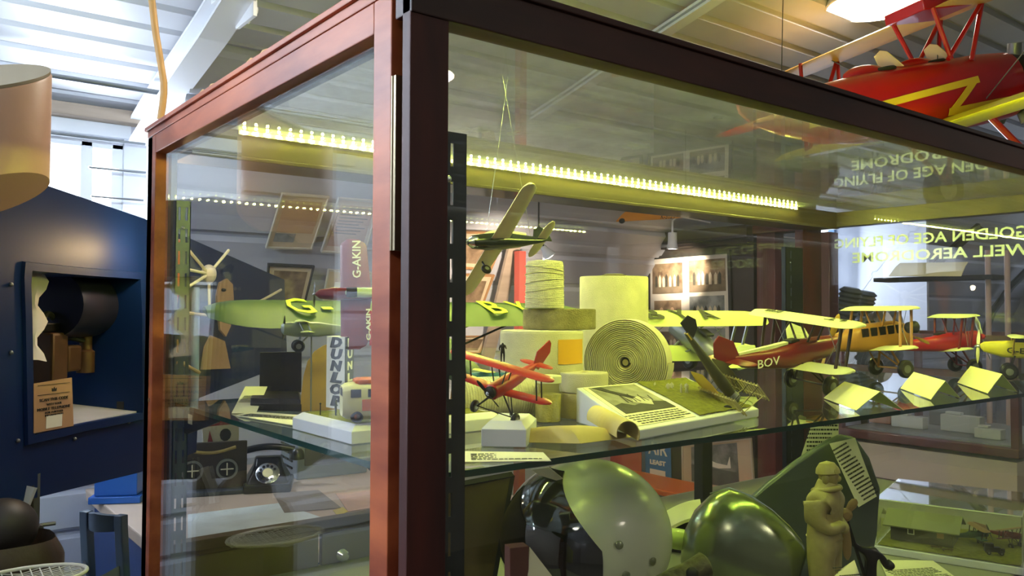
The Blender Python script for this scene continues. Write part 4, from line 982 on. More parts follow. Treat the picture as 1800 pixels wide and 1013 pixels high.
# black edge trim and brow line
b = MB(); pts = []
for i in range(41):
    t_ = i/40*PI; pts.append(hpt(PI*.5+.30, math.radians(-50)+t_*1.56, 1.004) if False else (fw*(-.045)+sd*(.129*math.cos(t_))+Vector((0, 0, .1225*math.sin(t_)+HZ)))*1.0)
b.bm.free()
cm = [hpt(-a_, e_, 1.012) for a_, e_ in ((1.34, .20), (1.78, -.06), (1.42, -.16))] + [hpt(a_, e_, 1.012) for a_, e_ in ((1.34, .20), (1.78, -.06), (1.42, -.16))]
for p in cm:
    nn = (p-Vector((0, 0, HZ))).normalized()
    MB().lathe([(0, 0), (.0062, 0), (.0062, .002), (.004, .0035), (0, .0035)], p, nn, 16).build('snap_button', mat('snap_metal', sr(150, 156, 124), .3, .6), he)
b = MB(); pts = [hpt(-1.5-.2*math.cos(q)*1.9, -.32+.40*math.sin(q), 1.006) for q in [PI*i/24 for i in range(-2, 26)]]
b.tube(pts, .0016, 6); b.build('ear_bulge_seam', HSH, he)
# green lamp tip to the right of the helmet
p0 = at(1178, 958, 'Z', zF+.06); o = MB().ell((0, 0, 0), (.045, .03, .018), 20, 10).build('plastic_blade', mat('lime_plastic', sr(190, 210, 110), .2), loc=None); o.location = atd(1192, 948, 1.50); o.rotation_euler = (0, .15, -.5)
tag(o, 'smooth lime coloured pointed shell poking out right of the flying helmet', 'shell')
# yellow tag hanging from the shelf above the helmet
P = [at(934, 826, 'Y', .13), at(965, 822, 'Y', .10), at(990, 842, 'Y', .10), at(978, 845, 'Y', .12), at(948, 836, 'Y', .13)]
b = MB(); b.prism(P, (.0, .001, .0008)); o = b.build('paper_tag', CREAM, loc=P[0]); tag(o, 'small cream paper tag hanging just under the shelf over the helmet visor', 'tag')
# leaning picture behind the front left upright
Y1 = .33; P = [at(822, 845, 'Y', Y1), at(897, 838, 'Y', Y1), at(845, 1040, 'Y', Y1-.05), at(822, 1040, 'Y', Y1-.05)]
A = at(765, 1075, 'Z', zF); 
q0, q1 = at(897, 836, 'Y', .40), at(838, 1045, 'Y', .33); q1.z = zF+.002
lf = empty('leaning_board', 'brown board in a black frame leaning behind the left slotted upright', 'picture', q1)
d_ = (q0-q1); wv = Vector((-.16, -.02, 0)); 
b = MB(); nn = d_.cross(wv).normalized()*.006; b.prism([wv, Vector((0, 0, 0)), d_, d_+wv], nn); b.build('backing', mat('brown_hardboard', sr(92, 74, 48), .7, var=.2), lf)
for a_, c_ in ((Vector(), d_), (wv, d_+wv), (d_, d_+wv), (Vector(), wv)): MB().tube([a_+nn*.5, c_+nn*.5], .006, 4).build('frame_bar', BLACKM, lf)
# small tan box in front of the helmet
c_ = at(930, 1010, 'Z', zF+.03); o = empty('carton', 'narrow red brown carton with an open pale flap before the helmet', 'box', atd(908, 1000, 1.06))
 
b = MB(); hc_ = 1.6-(958-547)/F_PX*1.06-zF; b.box((0, 0, hc_/2), (.026, .02, hc_), Euler((0, 0, -.3))); b.build('carton_body', mat('red_brown_card', sr(96, 52, 44), .7), o, bevel=.001)
o.location.z = zF+.0; o.scale = (1, 1, 1.0)
b = MB(); b.prism([(.012, -.012, hc_-.002), (.040, -.030, hc_-.045), (.040, -.030, hc_-.10), (.0, -.015, hc_-.10)], (0, .0015, 0)); b.build('flap', CREAM, o)
# paper booklet behind helmet
P = [at(1165, 905, 'Z', zF+.07), at(1178, 930, 'Z', zF+.07), at(1236, 912, 'Z', zF+.07), at(1230, 880, 'Z', zF+.07)]
b = MB(); g = [[P[0].lerp(P[1], j/5).lerp(P[3].lerp(P[2], j/5), i/9)+Vector((0, 0, .006*math.sin(PI*i/9))) for j in range(6)] for i in range(10)]
b.sheet(g, .007); o = b.build('open_booklet', CREAM, loc=P[0]); tag(o, 'pale open booklet lying between the helmet and the black support post', 'booklet')
c_ = (P[0]+P[2])/2
b = MB(); b.box((c_.x, c_.y, (zF+zF+.062)/2), (.09, .07, .060), Euler((0, 0, .4))); o = b.build('book_rest', BLACKM, loc=c_, bevel=.002); tag(o, 'black block under the open booklet', 'block')
# green grey propeller blade standing behind
D = 1.62
out = [(1285, 1060), (1296, 930), (1312, 884), (1350, 850), (1400, 812), (1455, 776), (1480, 765), (1505, 770), (1530, 806), (1549, 862), (1540, 940), (1515, 1070)]
b = MB(); b.prism([atd(x, y, D+(.0 if y > 900 else .03)) for x, y in out], _f*.018); BLG = mat('grey_green_blade', sr(88, 96, 88), .35, .25, var=.2, vscale=5, bump=.1); pB_ = atd(1400, 1060, D)
o = b.build('aircraft_rudder', BLG, loc=pB_, bevel=.006, seg=3); tag(o, 'large grey green metal blade standing on the case floor behind the statuette', 'blade')
# polished metal fairing
fa = empty('metal_fairing', 'rounded polished green grey metal fairing in front of the large blade', 'fairing', atd(1300, 968, 1.46)); fa.location.z = zF+.105
FM = mat('olive_polished_metal', sr(150, 160, 128), .22, .75, var=.25, vscale=5)
ax1 = (_r*.9+Vector((0, 0, -.25))+_f*-.2).normalized(); u1 = (Vector((0, 0, 1))-ax1*ax1.z).normalized(); v1 = ax1.cross(u1)
b = MB(); R = []
for x, r_ in ((-.100, .012), (-.093, .050), (-.074, .084), (-.045, .104), (-.005, .102), (.035, .090), (.07, .072), (.095, .054), (.104, .044)):
    R.append([ax1*x+u1*(r_*math.cos(q)*(1.0 if math.cos(q) > 0 else .9))+v1*(r_*.62*math.sin(q)) for q in [2*PI*i/32 for i in range(32)]])
b.rings(R); b.build('shell', FM, fa, ang=80)
b = MB(); b.tube([ax1*x+u1*r_*.96+v1*r_*-.32 for x, r_ in ((-.074, .084), (-.045, .104), (-.005, .102), (.035, .090), (.07, .072), (.095, .054))], .0016, 6); b.build('edge_seam', CHROME, fa)
b = MB(); b.rings([[ax1*x+u1*(r_*math.cos(q))+v1*(r_*.7*math.sin(q)) for q in [2*PI*i/24 for i in range(24)]] for x, r_ in ((.098, .042), (.114, .046), (.124, .034))]); b.build('end_cap', mat('dark_green_rubber', sr(48, 60, 56), .5), fa)
MB().bx(-.05, .05, -.04, .04, -.105, -.085).build('stand', BLACKM, fa)
# weathered metal tube in the foreground
A = atd(1160, 1035, 1.17); B = atd(1244, 990, 1.19)
TB = mat('mottled_bark_metal', sr(112, 108, 70), .6, .2, var=.6, vscale=60, bump=.8, bscale=120)
ms = empty('corroded_tube', 'short thick corroded tube lying at an angle before the fairing', 'tube', A)
b = MB(); ax_ = (B-A); ll = ax_.length; b.lathe([(0, 0), (.017, 0), (.0175, ll*.3), (.016, ll*.6), (.018, ll*.95), (.012, ll), (.011, ll*.93), (0, ll*.93)], (0, 0, 0), ax_, 26); b.build('tube_body', TB, ms)
MB().ell(ax_*.62-_f*.016+Vector((0, 0, .004)), (.009, .009, .009), 14, 10).build('rivet', BLACKM, ms)
MB().cyl(Vector((0, 0, 0))+Vector((0, 0, -.01)), Vector((0, 0, zF-A.z)), .006, n=10).build('stand', BLACKM, ms)
MB().cyl(ax_*.8+Vector((0, 0, -.014)), Vector((ax_.x*.8, ax_.y*.8, zF-A.z)), .006, n=10).build('stand', BLACKM, ms)

# carved pilot statuette
IV = mat('carved_boxwood', sr(190, 176, 112), .42, var=.22, vscale=40, bump=.25, bscale=120, coat=.2)
DS = 1.40; sfoot = atd(1447, 1055, DS); sfoot.z = zF
stt = empty('pilot_statuette', 'carved cream statuette of a pilot in a hooded flying suit with folded arms', 'statuette', M=basis(sfoot, (_r*.75-_f*.65), (0, 0, 1)))
MB().lathe([(0, 0), (.032, 0), (.032, .012), (.028, .018), (0, .018)], (0, 0, 0), (0, 0, 1), 28).build('round_base', DB, stt)
Hs = .268; q = lambda x, y, z: (x*Hs, y*Hs, z*Hs+.010)
pts = [q(0, 0, .50), q(0, 0, .60), q(.0, 0, .70), q(0, 0, .79), q(.01, 0, .85), q(.02, 0, .905), q(0, .11, .765), q(-.01, .135, .65), q(.07, .10, .585), q(.12, .01, .60), q(0, -.11, .765), q(-.01, -.135, .65), q(.07, -.10, .60), q(.125, .0, .63),
       q(0, .055, .44), q(.01, .06, .26), q(0, .06, .07), q(.045, .065, .03), q(0, -.055, .44), q(.01, -.06, .26), q(0, -.06, .07), q(.045, -.065, .03)]
ed = [(0, 1), (1, 2), (2, 3), (3, 4), (4, 5), (3, 6), (6, 7), (7, 8), (8, 9), (3, 10), (10, 11), (11, 12), (12, 13), (0, 14), (14, 15), (15, 16), (16, 17), (0, 18), (18, 19), (19, 20), (20, 21)]
rr = [.105, .095, .105, .085, .055, .065, .06, .052, .042, .032, .06, .052, .042, .032, .082, .072, .05, .038, .082, .072, .05, .038]
body = skin('body', IV, pts, ed, [r*Hs*1.12 for r in rr], stt, 2)
hb = Vector(q(.022, 0, .915))
MB().ell(hb, (.062*Hs, .055*Hs, .075*Hs), 20, 14).build('head', IV, stt)
MB().ell(hb+Vector((.060*Hs, 0, -.008*Hs)), (.018*Hs, .010*Hs, .02*Hs), 10, 8).build('nose', IV, stt)
for s in (-1, 1):
    MB().lathe([(0, 0), (.020*Hs, 0), (.020*Hs, .012*Hs), (.014*Hs, .014*Hs), (0, .010*Hs)], hb+Vector((.046*Hs, s*.022*Hs, .035*Hs)), (1, s*.25, .35), 14).build('goggle_lens', IV, stt)
    MB().ell(hb+Vector((0, s*.055*Hs, -.012*Hs)), (.022*Hs, .014*Hs, .035*Hs), 12, 8).build('ear_flap', IV, stt)
b = MB(); b.lathe([(.05*Hs, -.02*Hs), (.074*Hs, .0), (.068*Hs, .03*Hs), (.045*Hs, .062*Hs), (0, .075*Hs)], hb+Vector((-.006*Hs, 0, .018*Hs)), (-.12, 0, 1), 24); b.build('flying_cap', IV, stt)
b = MB(); b.tube([hb+Vector((math.cos(a_)*.075*Hs-.012*Hs, math.sin(a_)*.085*Hs, -.085*Hs+.018*Hs*math.cos(a_))) for a_ in [2*PI*i/20 for i in range(21)]], .019*Hs, 10); b.build('fur_collar', IV, stt)
for z_ in (.53, .30, .20): MB().lathe([(.09*Hs if z_ > .5 else .06*Hs, -.006*Hs), (.112*Hs if z_ > .5 else .079*Hs, 0), (.09*Hs if z_ > .5 else .06*Hs, .006*Hs)], q(0, 0 if z_ > .5 else .06, z_), (0, 0, 1), 20).build('suit_fold', IV, stt)
# wooden propeller trophy with figurine
DT = 1.46; ft = atd(1530, 1010, DT); ft.z = zF
tp = empty('trophy', 'small trophy with a dark silver figurine and wooden propeller on a round base', 'trophy', ft)
MB().lathe([(0, 0), (.034, 0), (.034, .022), (.028, .026), (.026, .034), (0, .034)], (0, 0, 0), (0, 0, 1), 30).build('wooden_base', mat('red_brown_wood', sr(126, 66, 38), .4, var=.2), tp)
PEW = mat('dark_pewter', sr(58, 58, 56), .22, .9)
Ht = .095; q = lambda x, y, z: Vector((0, 0, .034))+(_r*x-_f*y+Vector((0, 0, z)))*Ht
pts = [q(0, 0, .45), q(.02, 0, .62), q(0, 0, .78), q(-.02, 0, .92), q(-.2, 0, .85), q(-.38, .02, 1.0), q(.2, 0, .72), q(.32, 0, .5), q(.06, 0, .22), q(.1, 0, .03), q(-.1, 0, .25), q(-.05, 0, .03), q(.42, .0, .62)]
skin('figurine', PEW, pts, [(0, 1), (1, 2), (2, 3), (2, 4), (4, 5), (2, 6), (6, 7), (7, 12), (0, 8), (8, 9), (0, 10), (10, 11)], [v*Ht for v in (.11, .10, .11, .10, .06, .04, .06, .10, .07, .05, .07, .05, .14)], tp, 2)
hubp = atd(1486, 905, DT-.02)-ft
WP = mat('pale_prop_wood', sr(176, 150, 92), .4, var=.15)
MB().lathe([(0, -.006), (.010, -.006), (.011, .004), (.006, .008), (0, .008)], hubp, -_f, 20).build('propeller_hub', WP, tp)
for tip in ((1505, 878), (1490, 985), (1468, 893)):
    tv = atd(*tip, DT-.02)-ft; d_ = tv-hubp; sdv = d_.cross(_f).normalized(); b = MB()
    b.rings([[hubp+d_*t_+sdv*(w_*math.cos(a_))+_f*(w_*.28*math.sin(a_)) for a_ in [2*PI*i/10 for i in range(10)]] for t_, w_ in ((.05, .004), (.3, .006), (.65, .0085), (.9, .0065), (1.0, .002))]); b.build('propeller_blade', WP, tp)
MB().cyl(Vector((0, 0, .034)), hubp*.98+Vector((0, 0, 0)), .003, n=10).build('support', PEW, tp)
# label strips
def strip_card(name, label, quad, D, n, m=CREAM, cat='label', grp=None):
    P = [atd(x, y, d) for (x, y), d in zip(quad, D)]
    b = MB(); b.sheet([[P[0], P[1]], [P[3], P[2]]], .0008); o = b.build(name, m, loc=P[0]); tag(o, label, cat, grp)
    M = frame3((P[0]+P[1]+P[2]+P[3])/4-_f*.0009, P[1]-P[0], P[3]-P[0])
    if M.to_3x3().col[2].dot(_f) > 0: M = frame3((P[0]+P[1]+P[2]+P[3])/4-_f*.0009, P[0]-P[1], P[3]-P[0]); 
    lines_part(Matrix.Translation(-P[0]) @ M, (P[1]-P[0]).length*.8, (P[3]-P[0]).length*.88, n, o, seed=len(label))
    return o
strip_card('label_strip', 'long printed label strip slanting down the large grey green blade', [(1509, 892), (1541, 873), (1503, 770), (1458, 780)], (1.598, 1.598, 1.615, 1.615), 15)
strip_card('caption_card', 'pale printed sheet standing behind the top of the large blade', [(1405, 812), (1474, 812), (1474, 742), (1428, 742)], (1.68, 1.68, 1.68, 1.68), 9)
strip_card('caption_card', 'small cream caption card below the statuette', [(1462, 1018), (1512, 1014), (1502, 985), (1480, 1000)], (1.30, 1.30, 1.33, 1.33), 4)
c1 = [at(x, y, 'Z', zF+.004) for x, y in ((1570, 1040), (1700, 1030), (1640, 986), (1546, 985))]
b = MB(); b.sheet([[c1[0], c1[1]], [c1[3], c1[2]]], .0008); o = b.build('caption_card', CREAM, loc=c1[0]); tag(o, 'wide cream caption sheet lying in front of the acrylic diorama box', 'card')
lines_part(Matrix.Translation(-c1[0]) @ frame3((c1[0]+c1[1]+c1[2]+c1[3])/4+Vector((0, 0, .0008)), c1[1]-c1[0], c1[3]-c1[0]), .11, .06, 7, o, seed=6)
# acrylic box with airfield diorama
FLb = at(1537, 972, 'Z', zF); FRb = at(1790, 1012, 'Z', zF); ea = FRb-FLb; la = ea.length+.01; ea.normalize(); eb = Vector((-ea.y, ea.x, 0))
if eb.x < 0: eb = -eb
db2 = empty('acrylic_display_box', 'clear acrylic box over a model airfield with hut and parked planes', 'display box', FLb); dB = .27; hB = .118
def q2(u, v, z=0): return ea*(u*la)+eb*(v*dB)+Vector((0, 0, z))
b = MB(); b.rings([[q2(0, 0), q2(1, 0), q2(1, 1), q2(0, 1)], [q2(0, 0, .016), q2(1, 0, .016), q2(1, 1, .016), q2(0, 1, .016)]]); b.build('white_base', WHITE, db2, bevel=.002)
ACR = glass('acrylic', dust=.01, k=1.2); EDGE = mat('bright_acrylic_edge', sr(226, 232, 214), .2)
for a_, c_ in (((.01, .01), (.99, .01)), ((.99, .01), (.99, .99)), ((.99, .99), (.01, .99)), ((.01, .99), (.01, .01))):
    b = MB(); b.sheet([[q2(*a_, .0165), q2(*c_, .0165)], [q2(*a_, hB), q2(*c_, hB)]], .002); b.build('acrylic_side', ACR, db2, smooth=False)
b = MB(); b.sheet([[q2(.01, .01, hB+.001), q2(.99, .01, hB+.001)], [q2(.01, .99, hB+.001), q2(.99, .99, hB+.001)]], .002); b.build('acrylic_top', ACR, db2, smooth=False)
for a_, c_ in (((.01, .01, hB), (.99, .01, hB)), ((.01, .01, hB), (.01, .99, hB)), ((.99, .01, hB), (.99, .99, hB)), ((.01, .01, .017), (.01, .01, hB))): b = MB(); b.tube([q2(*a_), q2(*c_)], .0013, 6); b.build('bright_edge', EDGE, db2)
g = [[q2(.02+.96*i/20, .02+.96*j/20, .0175+random.uniform(0, .0018)) for j in range(21)] for i in range(21)]
b = MB(); b.sheet(g, .001); b.build('grass_mat', GRASS, db2)
hut = empty('model_hut', 'dark timber model hut with a pale sagging roof inside the acrylic box', 'model building', FLb)
b = MB(); A_ = q2(.08, .22, .0205); hx = ea*.125; hy = eb*.09
b.rings([[A_, A_+hx, A_+hx+hy, A_+hy], [v+Vector((0, 0, .036)) for v in (A_, A_+hx, A_+hx+hy, A_+hy)]]); b.build('hut_walls', mat('dark_hut_boards', sr(44, 34, 32), .7), hut)
b = MB(); o_ = .014; z1_ = Vector((0, 0, .036)); z2_ = Vector((0, 0, .058)); m_ = hy*.5
nx = ea*o_; ny = eb*o_
b.sheet([[A_-nx-ny+z1_*.9, A_+hx+nx-ny+z1_*.9], [A_-nx+m_+z2_, A_+hx+nx+m_+z2_*1.02], [A_-nx+hy+ny+z1_*.9, A_+hx+nx+hy+ny+z1_*.9]], .003); b.build('roof', mat('felt_roof', sr(140, 142, 110), .8), hut)
for u_, m_ in ((.28, PAPER), (.75, mat('hut_door', sr(150, 100, 60), .6))):
    p = A_+hx*u_-eb*.0008+Vector((0, 0, .017)); b = MB(); b.prism([p, p+ea*.014, p+ea*.014+Vector((0, 0, .015)), p+Vector((0, 0, .015))], -eb*.001); o = b.build('hut_window' if u_ < .5 else 'hut_door', m_, hut)
    if u_ < .5: p = p+ea*.002+Vector((0, 0, .002)); b = MB(); b.prism([p, p+ea*.010, p+ea*.010+Vector((0, 0, .011)), p+Vector((0, 0, .011))], -eb*.0016); b.build('window_pane', BLACK, o)
for (u_, v_, mm, lab, hd) in ((.64, .46, mat('pine_green', sr(50, 88, 66), .5), 'tiny dark green biplane parked on the model airfield', -.5), (.86, .62, MAROON, 'tiny maroon biplane parked at the back of the model airfield', .6)):
    biplane('model_biplane', lab, basis(FLb+q2(u_, v_, .0195+.30*.075), ea*math.cos(hd)-eb*math.sin(hd)+Vector((0, 0, .12))), .085, mm, mat('rusty_linen', sr(150, 118, 90), .7), mm, half_up=.55, half_low=.5, zu=.16, zl=-.08, group='tiny biplanes of the model airfield')
cr_ = empty('model_car', 'tiny black vintage car on the model grass in front of the biplane', 'model car', M=basis(FLb+q2(.80, .22, .020), ea*.9+eb*.3))
for c_, d_, nm in (((-.004, 0, .011), (.030, .013, .010), 'body'), ((-.010, 0, .019), (.016, .012, .009), 'cab'), ((.013, 0, .010), (.012, .009, .008), 'bonnet')): MB().box(c_, d_).build(nm, BLACK, cr_, bevel=.0012)
for x in (-.012, .012):
    for y in (-.007, .007): wheel(cr_, (x, y, .0045), .0045, .002)
for i, (u_, v_) in enumerate(((.42, .13), (.50, .10))):
    p = FLb+q2(u_, v_, .0205); o = MB().box((0, 0, .003), (.022, .006, .002)).box((-.008, 0, .001), (.001, .006, .004)).box((.008, 0, .001), (.001, .006, .004)).build('model_bench', mat('bench_wood', sr(92, 70, 40), .7)); o.location = p+Vector((0, 0, .001)); o.rotation_euler = (0, 0, -1.1+.3*i)
    tag(o, ['tiny model bench nearer the hut on the model grass', 'tiny model bench nearer the front edge of the model grass'][i], 'model bench', 'tiny benches on the model airfield')

# ================================================================== ROOM LAMPS: ONE IN VIEW, THE REST ADDED FOR LIGHT
WARM = mat('lamp_diffuser', (1, .9, .75, 1), .5, emit=(1, .88, .74, 1), es=22)
LMET = mat('lamp_white_enamel', sr(220, 216, 206), .4)
def ceiling_lamp(loc, label):
    o = empty('ceiling_lamp', label, 'lamp', loc, 'round ceiling lamps')
    MB().lathe([(0, .12), (.05, .12), (.06, .07), (.165, .03), (.178, -.005), (.170, -.006), (.160, .02), (.05, .055), (0, .055)], (0, 0, 0), (0, 0, 1), 40, cap=False).build('lamp_shade', LMET, o)
    MB().lathe([(0, -.004), (.168, -.004), (.168, .004), (0, .004)], (0, 0, 0), (0, 0, 1), 40).build('diffuser', WARM, o)
    MB().cyl((0, 0, .11), (0, 0, .30), .008, n=10).build('stem', LMET, o)
ceiling_lamp((2.46, .86, 2.72), 'glowing round ceiling lamp above the hanging red biplane')
ceiling_lamp((.60, 1.12, 2.56), 'added unseen round fill lamp behind the rear of the display case, above the bench')  # added above the view to brighten the bench
for i, p in enumerate(((-1.3, -1.3, 2.64), (1.2, -2.0, 2.5), (4.3, -1.0, 2.64), (6.0, .6, 2.6), (-1.9, .9, 2.5))):  # lamps added out of view to raise the overall light
    ceiling_lamp(p, ['added round fill lamp behind the camera to the left', 'added round fill lamp behind the camera to the right', 'added round fill lamp over the far aisle', 'added round fill lamp near the far windows', 'added round fill lamp left of the display case'][i])

ba = empty('fill_batten', 'added unseen cool white fill batten under the roof at far left', 'lamp', (-1.45, 1.25, 2.20))  # unseen batten added to brighten the roof at the left
MB().box((0, 0, -.03), (1.25, .06, .03)).build('batten_body', LMET, ba, bevel=.004)
MB().cyl((-.6, 0, .005), (.6, 0, .005), .015, n=14).build('tube', mat('cool_fill_tube', (.85, .92, 1, 1), .5, emit=(.72, .86, 1, 1), es=400), ba)
for x_ in (-.5, .5): MB().cyl((x_, 0, -.02), (x_, 0, .33), .006, n=8).build('hanger', LMET, ba)

# ================================================================== LEFT: NAVY NOSE WITH HATCH
NP = Vector((-.166, 1.142, 1.6)); nS_ = Vector((.69, .724, 0)).normalized(); nN = Vector((nS_.y, -nS_.x, 0))
def onnavy(px, py, off=0):
    d = _f + _r2*((px-900)/F_PX) - _u2*((py-506.5)/F_PX); P0_ = NP+nN*off
    return CAM+d*((P0_-CAM).dot(nN)/d.dot(nN))
NAVY = mat('navy_paint', sr(6, 34, 84), .5, spec=.2, var=.12, vscale=3); NAVYD = mat('navy_dark', sr(18, 28, 42), .4)
ns = empty('aircraft_nose', 'huge navy blue aircraft nose section with an open engine hatch', 'aircraft nose', onnavy(100, 860))
O_ = ns.location.copy()
outer = [(-60, 420), (-55, 330), (70, 322), (255, 385), (500, 492), (505, 640), (350, 700), (345, 795), (245, 831), (0, 891), (-60, 905), (-60, 660)]
inner = [(52, 560), (50, 500), (52, 476), (140, 484), (243, 491), (246, 560), (246, 640), (247, 690), (247, 726), (150, 744), (56, 765), (54, 670)]
oa = [onnavy(*p)-O_ for p in outer]; ia = [onnavy(*p)-O_ for p in inner]
b = MB(); T_ = .46; DI = .30
ring_ = lambda pts, off: [p-nN*off for p in pts]
cen = sum(oa, Vector())/len(oa)
soft = [cen+(p-cen)*1.0 for p in oa]
b.rings([ring_(ia, DI), ring_(ia, 0.0), oa, [p-nN*.03+(p-cen)*.02 for p in oa], ring_([cen+(p-cen)*1.03 for p in oa], .12), ring_([cen+(p-cen)*1.0 for p in oa], .30), ring_([cen+(p-cen)*.85 for p in oa], T_)], cap=False)
f_ = b.bm.faces
b.build('nose_shell', NAVY, ns, ang=50)
b = MB(); b.prism([p-nN*DI for p in (onnavy(150, 600)-O_, onnavy(262, 585)-O_, onnavy(262, 740)-O_, onnavy(50, 790)-O_, onnavy(50, 690)-O_)], -nN*.004); b.build('daylight_panel', mat('bluish_daylight', sr(190, 204, 236), .6), ns)  # pale blue panel added in place of daylight through the open back
# raised frame round the hatch
b = MB()
ci = sum(ia, Vector())/len(ia)
b.rings([ia, [p+nN*.006 for p in ia], [ci+(p-ci)*1.10+nN*.006 for p in ia], [ci+(p-ci)*1.11 for p in ia]], cap=False); b.build('hatch_frame', NAVY, ns)
for p in ((18, 500), (18, 620), (30, 775), (130, 772), (225, 742)):
    q_ = onnavy(*p)-O_; MB().ell(q_+nN*.002, (.004, .004, .004), 10, 6).build('rivet', GREYM, ns)
# engine inside
en = empty('aero_engine', 'dark engine with drum and pipes seen inside the navy hatch', 'engine', onnavy(150, 640, -.15)); Oe = en.location.copy()
EB = mat('engine_black', sr(26, 24, 26), .35, .4, var=.3, vscale=20); EBR = mat('engine_brown', sr(84, 58, 40), .5, .3, var=.3, vscale=20)
E_ = lambda x, y, o=-.13: onnavy(x, y, o)-Oe
b = MB(); b.lathe([(0, 0), (.075, 0), (.078, .01), (.078, .24), (.07, .26), (0, .26)], E_(92, 535), (E_(240, 535)-E_(92, 535)), 32); b.build('drum', mat('dark_drum', sr(40, 42, 62), .35, .5), en)
b = MB(); b.box(E_(215, 590, -.16), (.12, .05, .10), Euler((0, 0, .8))); b.build('casing', EB, en, bevel=.006)
b = MB(); b.box(E_(85, 630), (.055, .06, .115), Euler((0, 0, .8))); b.box(E_(115, 630), (.05, .05, .06), Euler((0, 0, .8))); b.build('gearbox', EBR, en, bevel=.006)
b = MB(); b.lathe([(0, 0), (.020, 0), (.020, .05), (.014, .055), (.014, .085), (.018, .09), (0, .09)], E_(150, 655), (0, 0, 1), 20); b.build('oil_filter', EBR, en)
b = MB(); b.tube([E_(62+45*t_+30*math.sin(PI*t_)*0, 590-38*math.sin(PI*t_)) for t_ in [i/14 for i in range(15)]]+[E_(152, 600), E_(154, 640)], .007, 8); b.build('pipe', BLACKM, en)
b = MB(); b.box(E_(110, 575, -.12), (.15, .02, .02), Euler((0, 0, .8))); b.build('mounting_bar', EB, en, bevel=.003)
b = MB(); b.cyl(E_(238, 512), E_(250, 512), .012, n=8); b.cyl(E_(238, 543), E_(250, 543), .012, n=8); b.build('flange_bolts', EB, en)
b = MB(); g = []
for i in range(12):
    y_ = 478+155*i/11; wv = 10*math.sin(i*1.3)
    g.append([E_(52, y_, -.05), E_(64+wv*.4, y_, -.045), E_(76+wv-.4*i, y_+3, -.06)])
b.sheet(g, .002); o = b.build('cloth_strip', mat('grey_cloth', sr(190, 186, 196), .9), loc=None); o.location = Oe; tag(o, 'crumpled pale cloth strip hanging at the left of the hatch', 'cloth')
# floor of the hatch with brown deck
b = MB(); b.prism([onnavy(57, 760, -.01), onnavy(246, 722, -.01), onnavy(246, 700, -.29), onnavy(57, 700, -.29)], (0, 0, -.004)); o = b.build('hatch_deck', mat('aluminium_deck', sr(196, 198, 214), .4, .1, var=.2), loc=onnavy(100, 740)); o.parent = None
o.parent = ns; o.location = onnavy(100, 740)-O_
b = MB(); b.box((0, 0, .009), (.035, .018, .018), Euler((0, 0, .75))); o = b.build('switch_box', BLACK); o.location = onnavy(219, 718, -.05); tag(o, 'tiny black switch box on the hatch deck', 'switch box')
# tan information plate
q_ = [onnavy(57, 762, .004), onnavy(127, 749, .004), onnavy(124, 664, .004), onnavy(57, 675, .004)]
pl_ = empty('information_plate', 'tan information plate with a small crown at the lower left of the hatch', 'sign', q_[0]); l0 = q_[0].copy()
b = MB(); b.prism([p-l0 for p in q_], nN*.003); b.build('plate', mat('tan_plate', sr(176, 138, 104), .5), pl_)
Cq = sum(q_, Vector())/4-l0; ux_ = (q_[1]-q_[0]).normalized(); Wd = (q_[1]-q_[0]).length; Hh = (q_[3]-q_[0]).length; uz_ = (q_[3]-q_[0]).normalized()
for s_t, zz, ww, sz in (('SCAN THIS CODE', .13, .80, .085), ('WITH YOUR', .03, .42, .065), ('MOBILE TELEPHONE', -.06, .92, .085), ('FOR FURTHER', -.14, .5, .06), ('INFORMATION', -.20, .5, .05)):
    text(s_t, frame3(Cq+uz_*zz*Hh*1.0+nN*.0036, ux_, uz_), sz*Hh, INK, 'printed_text', pl_, width=ww*Wd*.9)
for zz in (.24, .44): MB().box(Cq+uz_*zz*Hh+nN*.0034, (Wd*.8, .0008, .0008), frame3((0, 0, 0), ux_, uz_).to_3x3()).build('rule_line', INK, pl_)
M = frame3(Cq+uz_*.335*Hh+nN*.0034, ux_, uz_); b = MB(); b.M = M; s_ = .07*Hh
b.prism([(-s_, -s_*.6, 0), (s_, -s_*.6, 0), (s_*1.1, s_*.4, 0), (s_*.5, 0, 0), (0, s_*.7, 0), (-s_*.5, 0, 0), (-s_*1.1, s_*.4, 0)], (0, 0, .0006)); b.build('crown_mark', INK, pl_)
q4 = frame3(Cq-uz_*.335*Hh+nN*.0034, ux_, uz_); b = MB(); b.M = q4; b.box((0, 0, 0), (.40*Wd, .26*Hh, .0006)); b.build('blank_sticker', PAPER, pl_)
# beige drum above
BGE = mat('tan_leatherette', sr(216, 172, 144), .42, var=.08, vscale=2, bump=.1)
bg_c = onnavy(-27, 338, .05); bo_ = empty('tan_drum', 'large tan cylindrical cowling with slanted top above the navy nose', 'cowling', bg_c)
D_ = (bg_c-CAM).dot(_f); R_ = 100/F_PX*D_; H1_ = 196/F_PX*D_
b = MB(); ring0 = []; ring1 = []; ring2 = []
for i in range(48):
    a_ = 2*PI*i/48; c_ = _r*(R_*math.cos(a_))-_f*(R_*math.sin(a_))
    c_.z = 0; dz = -R_*.32*math.sin(a_) if True else 0
    ring0.append(c_+Vector((0, 0, R_*.42*math.cos(a_)-.10*R_))); ring1.append(c_+Vector((0, 0, H1_-R_*.50*math.sin(a_)))); ring2.append(c_*.98+Vector((0, 0, H1_+.004-R_*.50*math.sin(a_))))
b.rings([ring0, ring1, ring2]); b.build('drum_wall', BGE, bo_)
b = MB(); b.rings([[p+Vector((0, 0, .0006)) for p in ring2], [p+Vector((0, 0, .006)) for p in ring2]]); b.build('flat_top', mat('khaki_top', sr(150, 136, 112), .6), bo_)

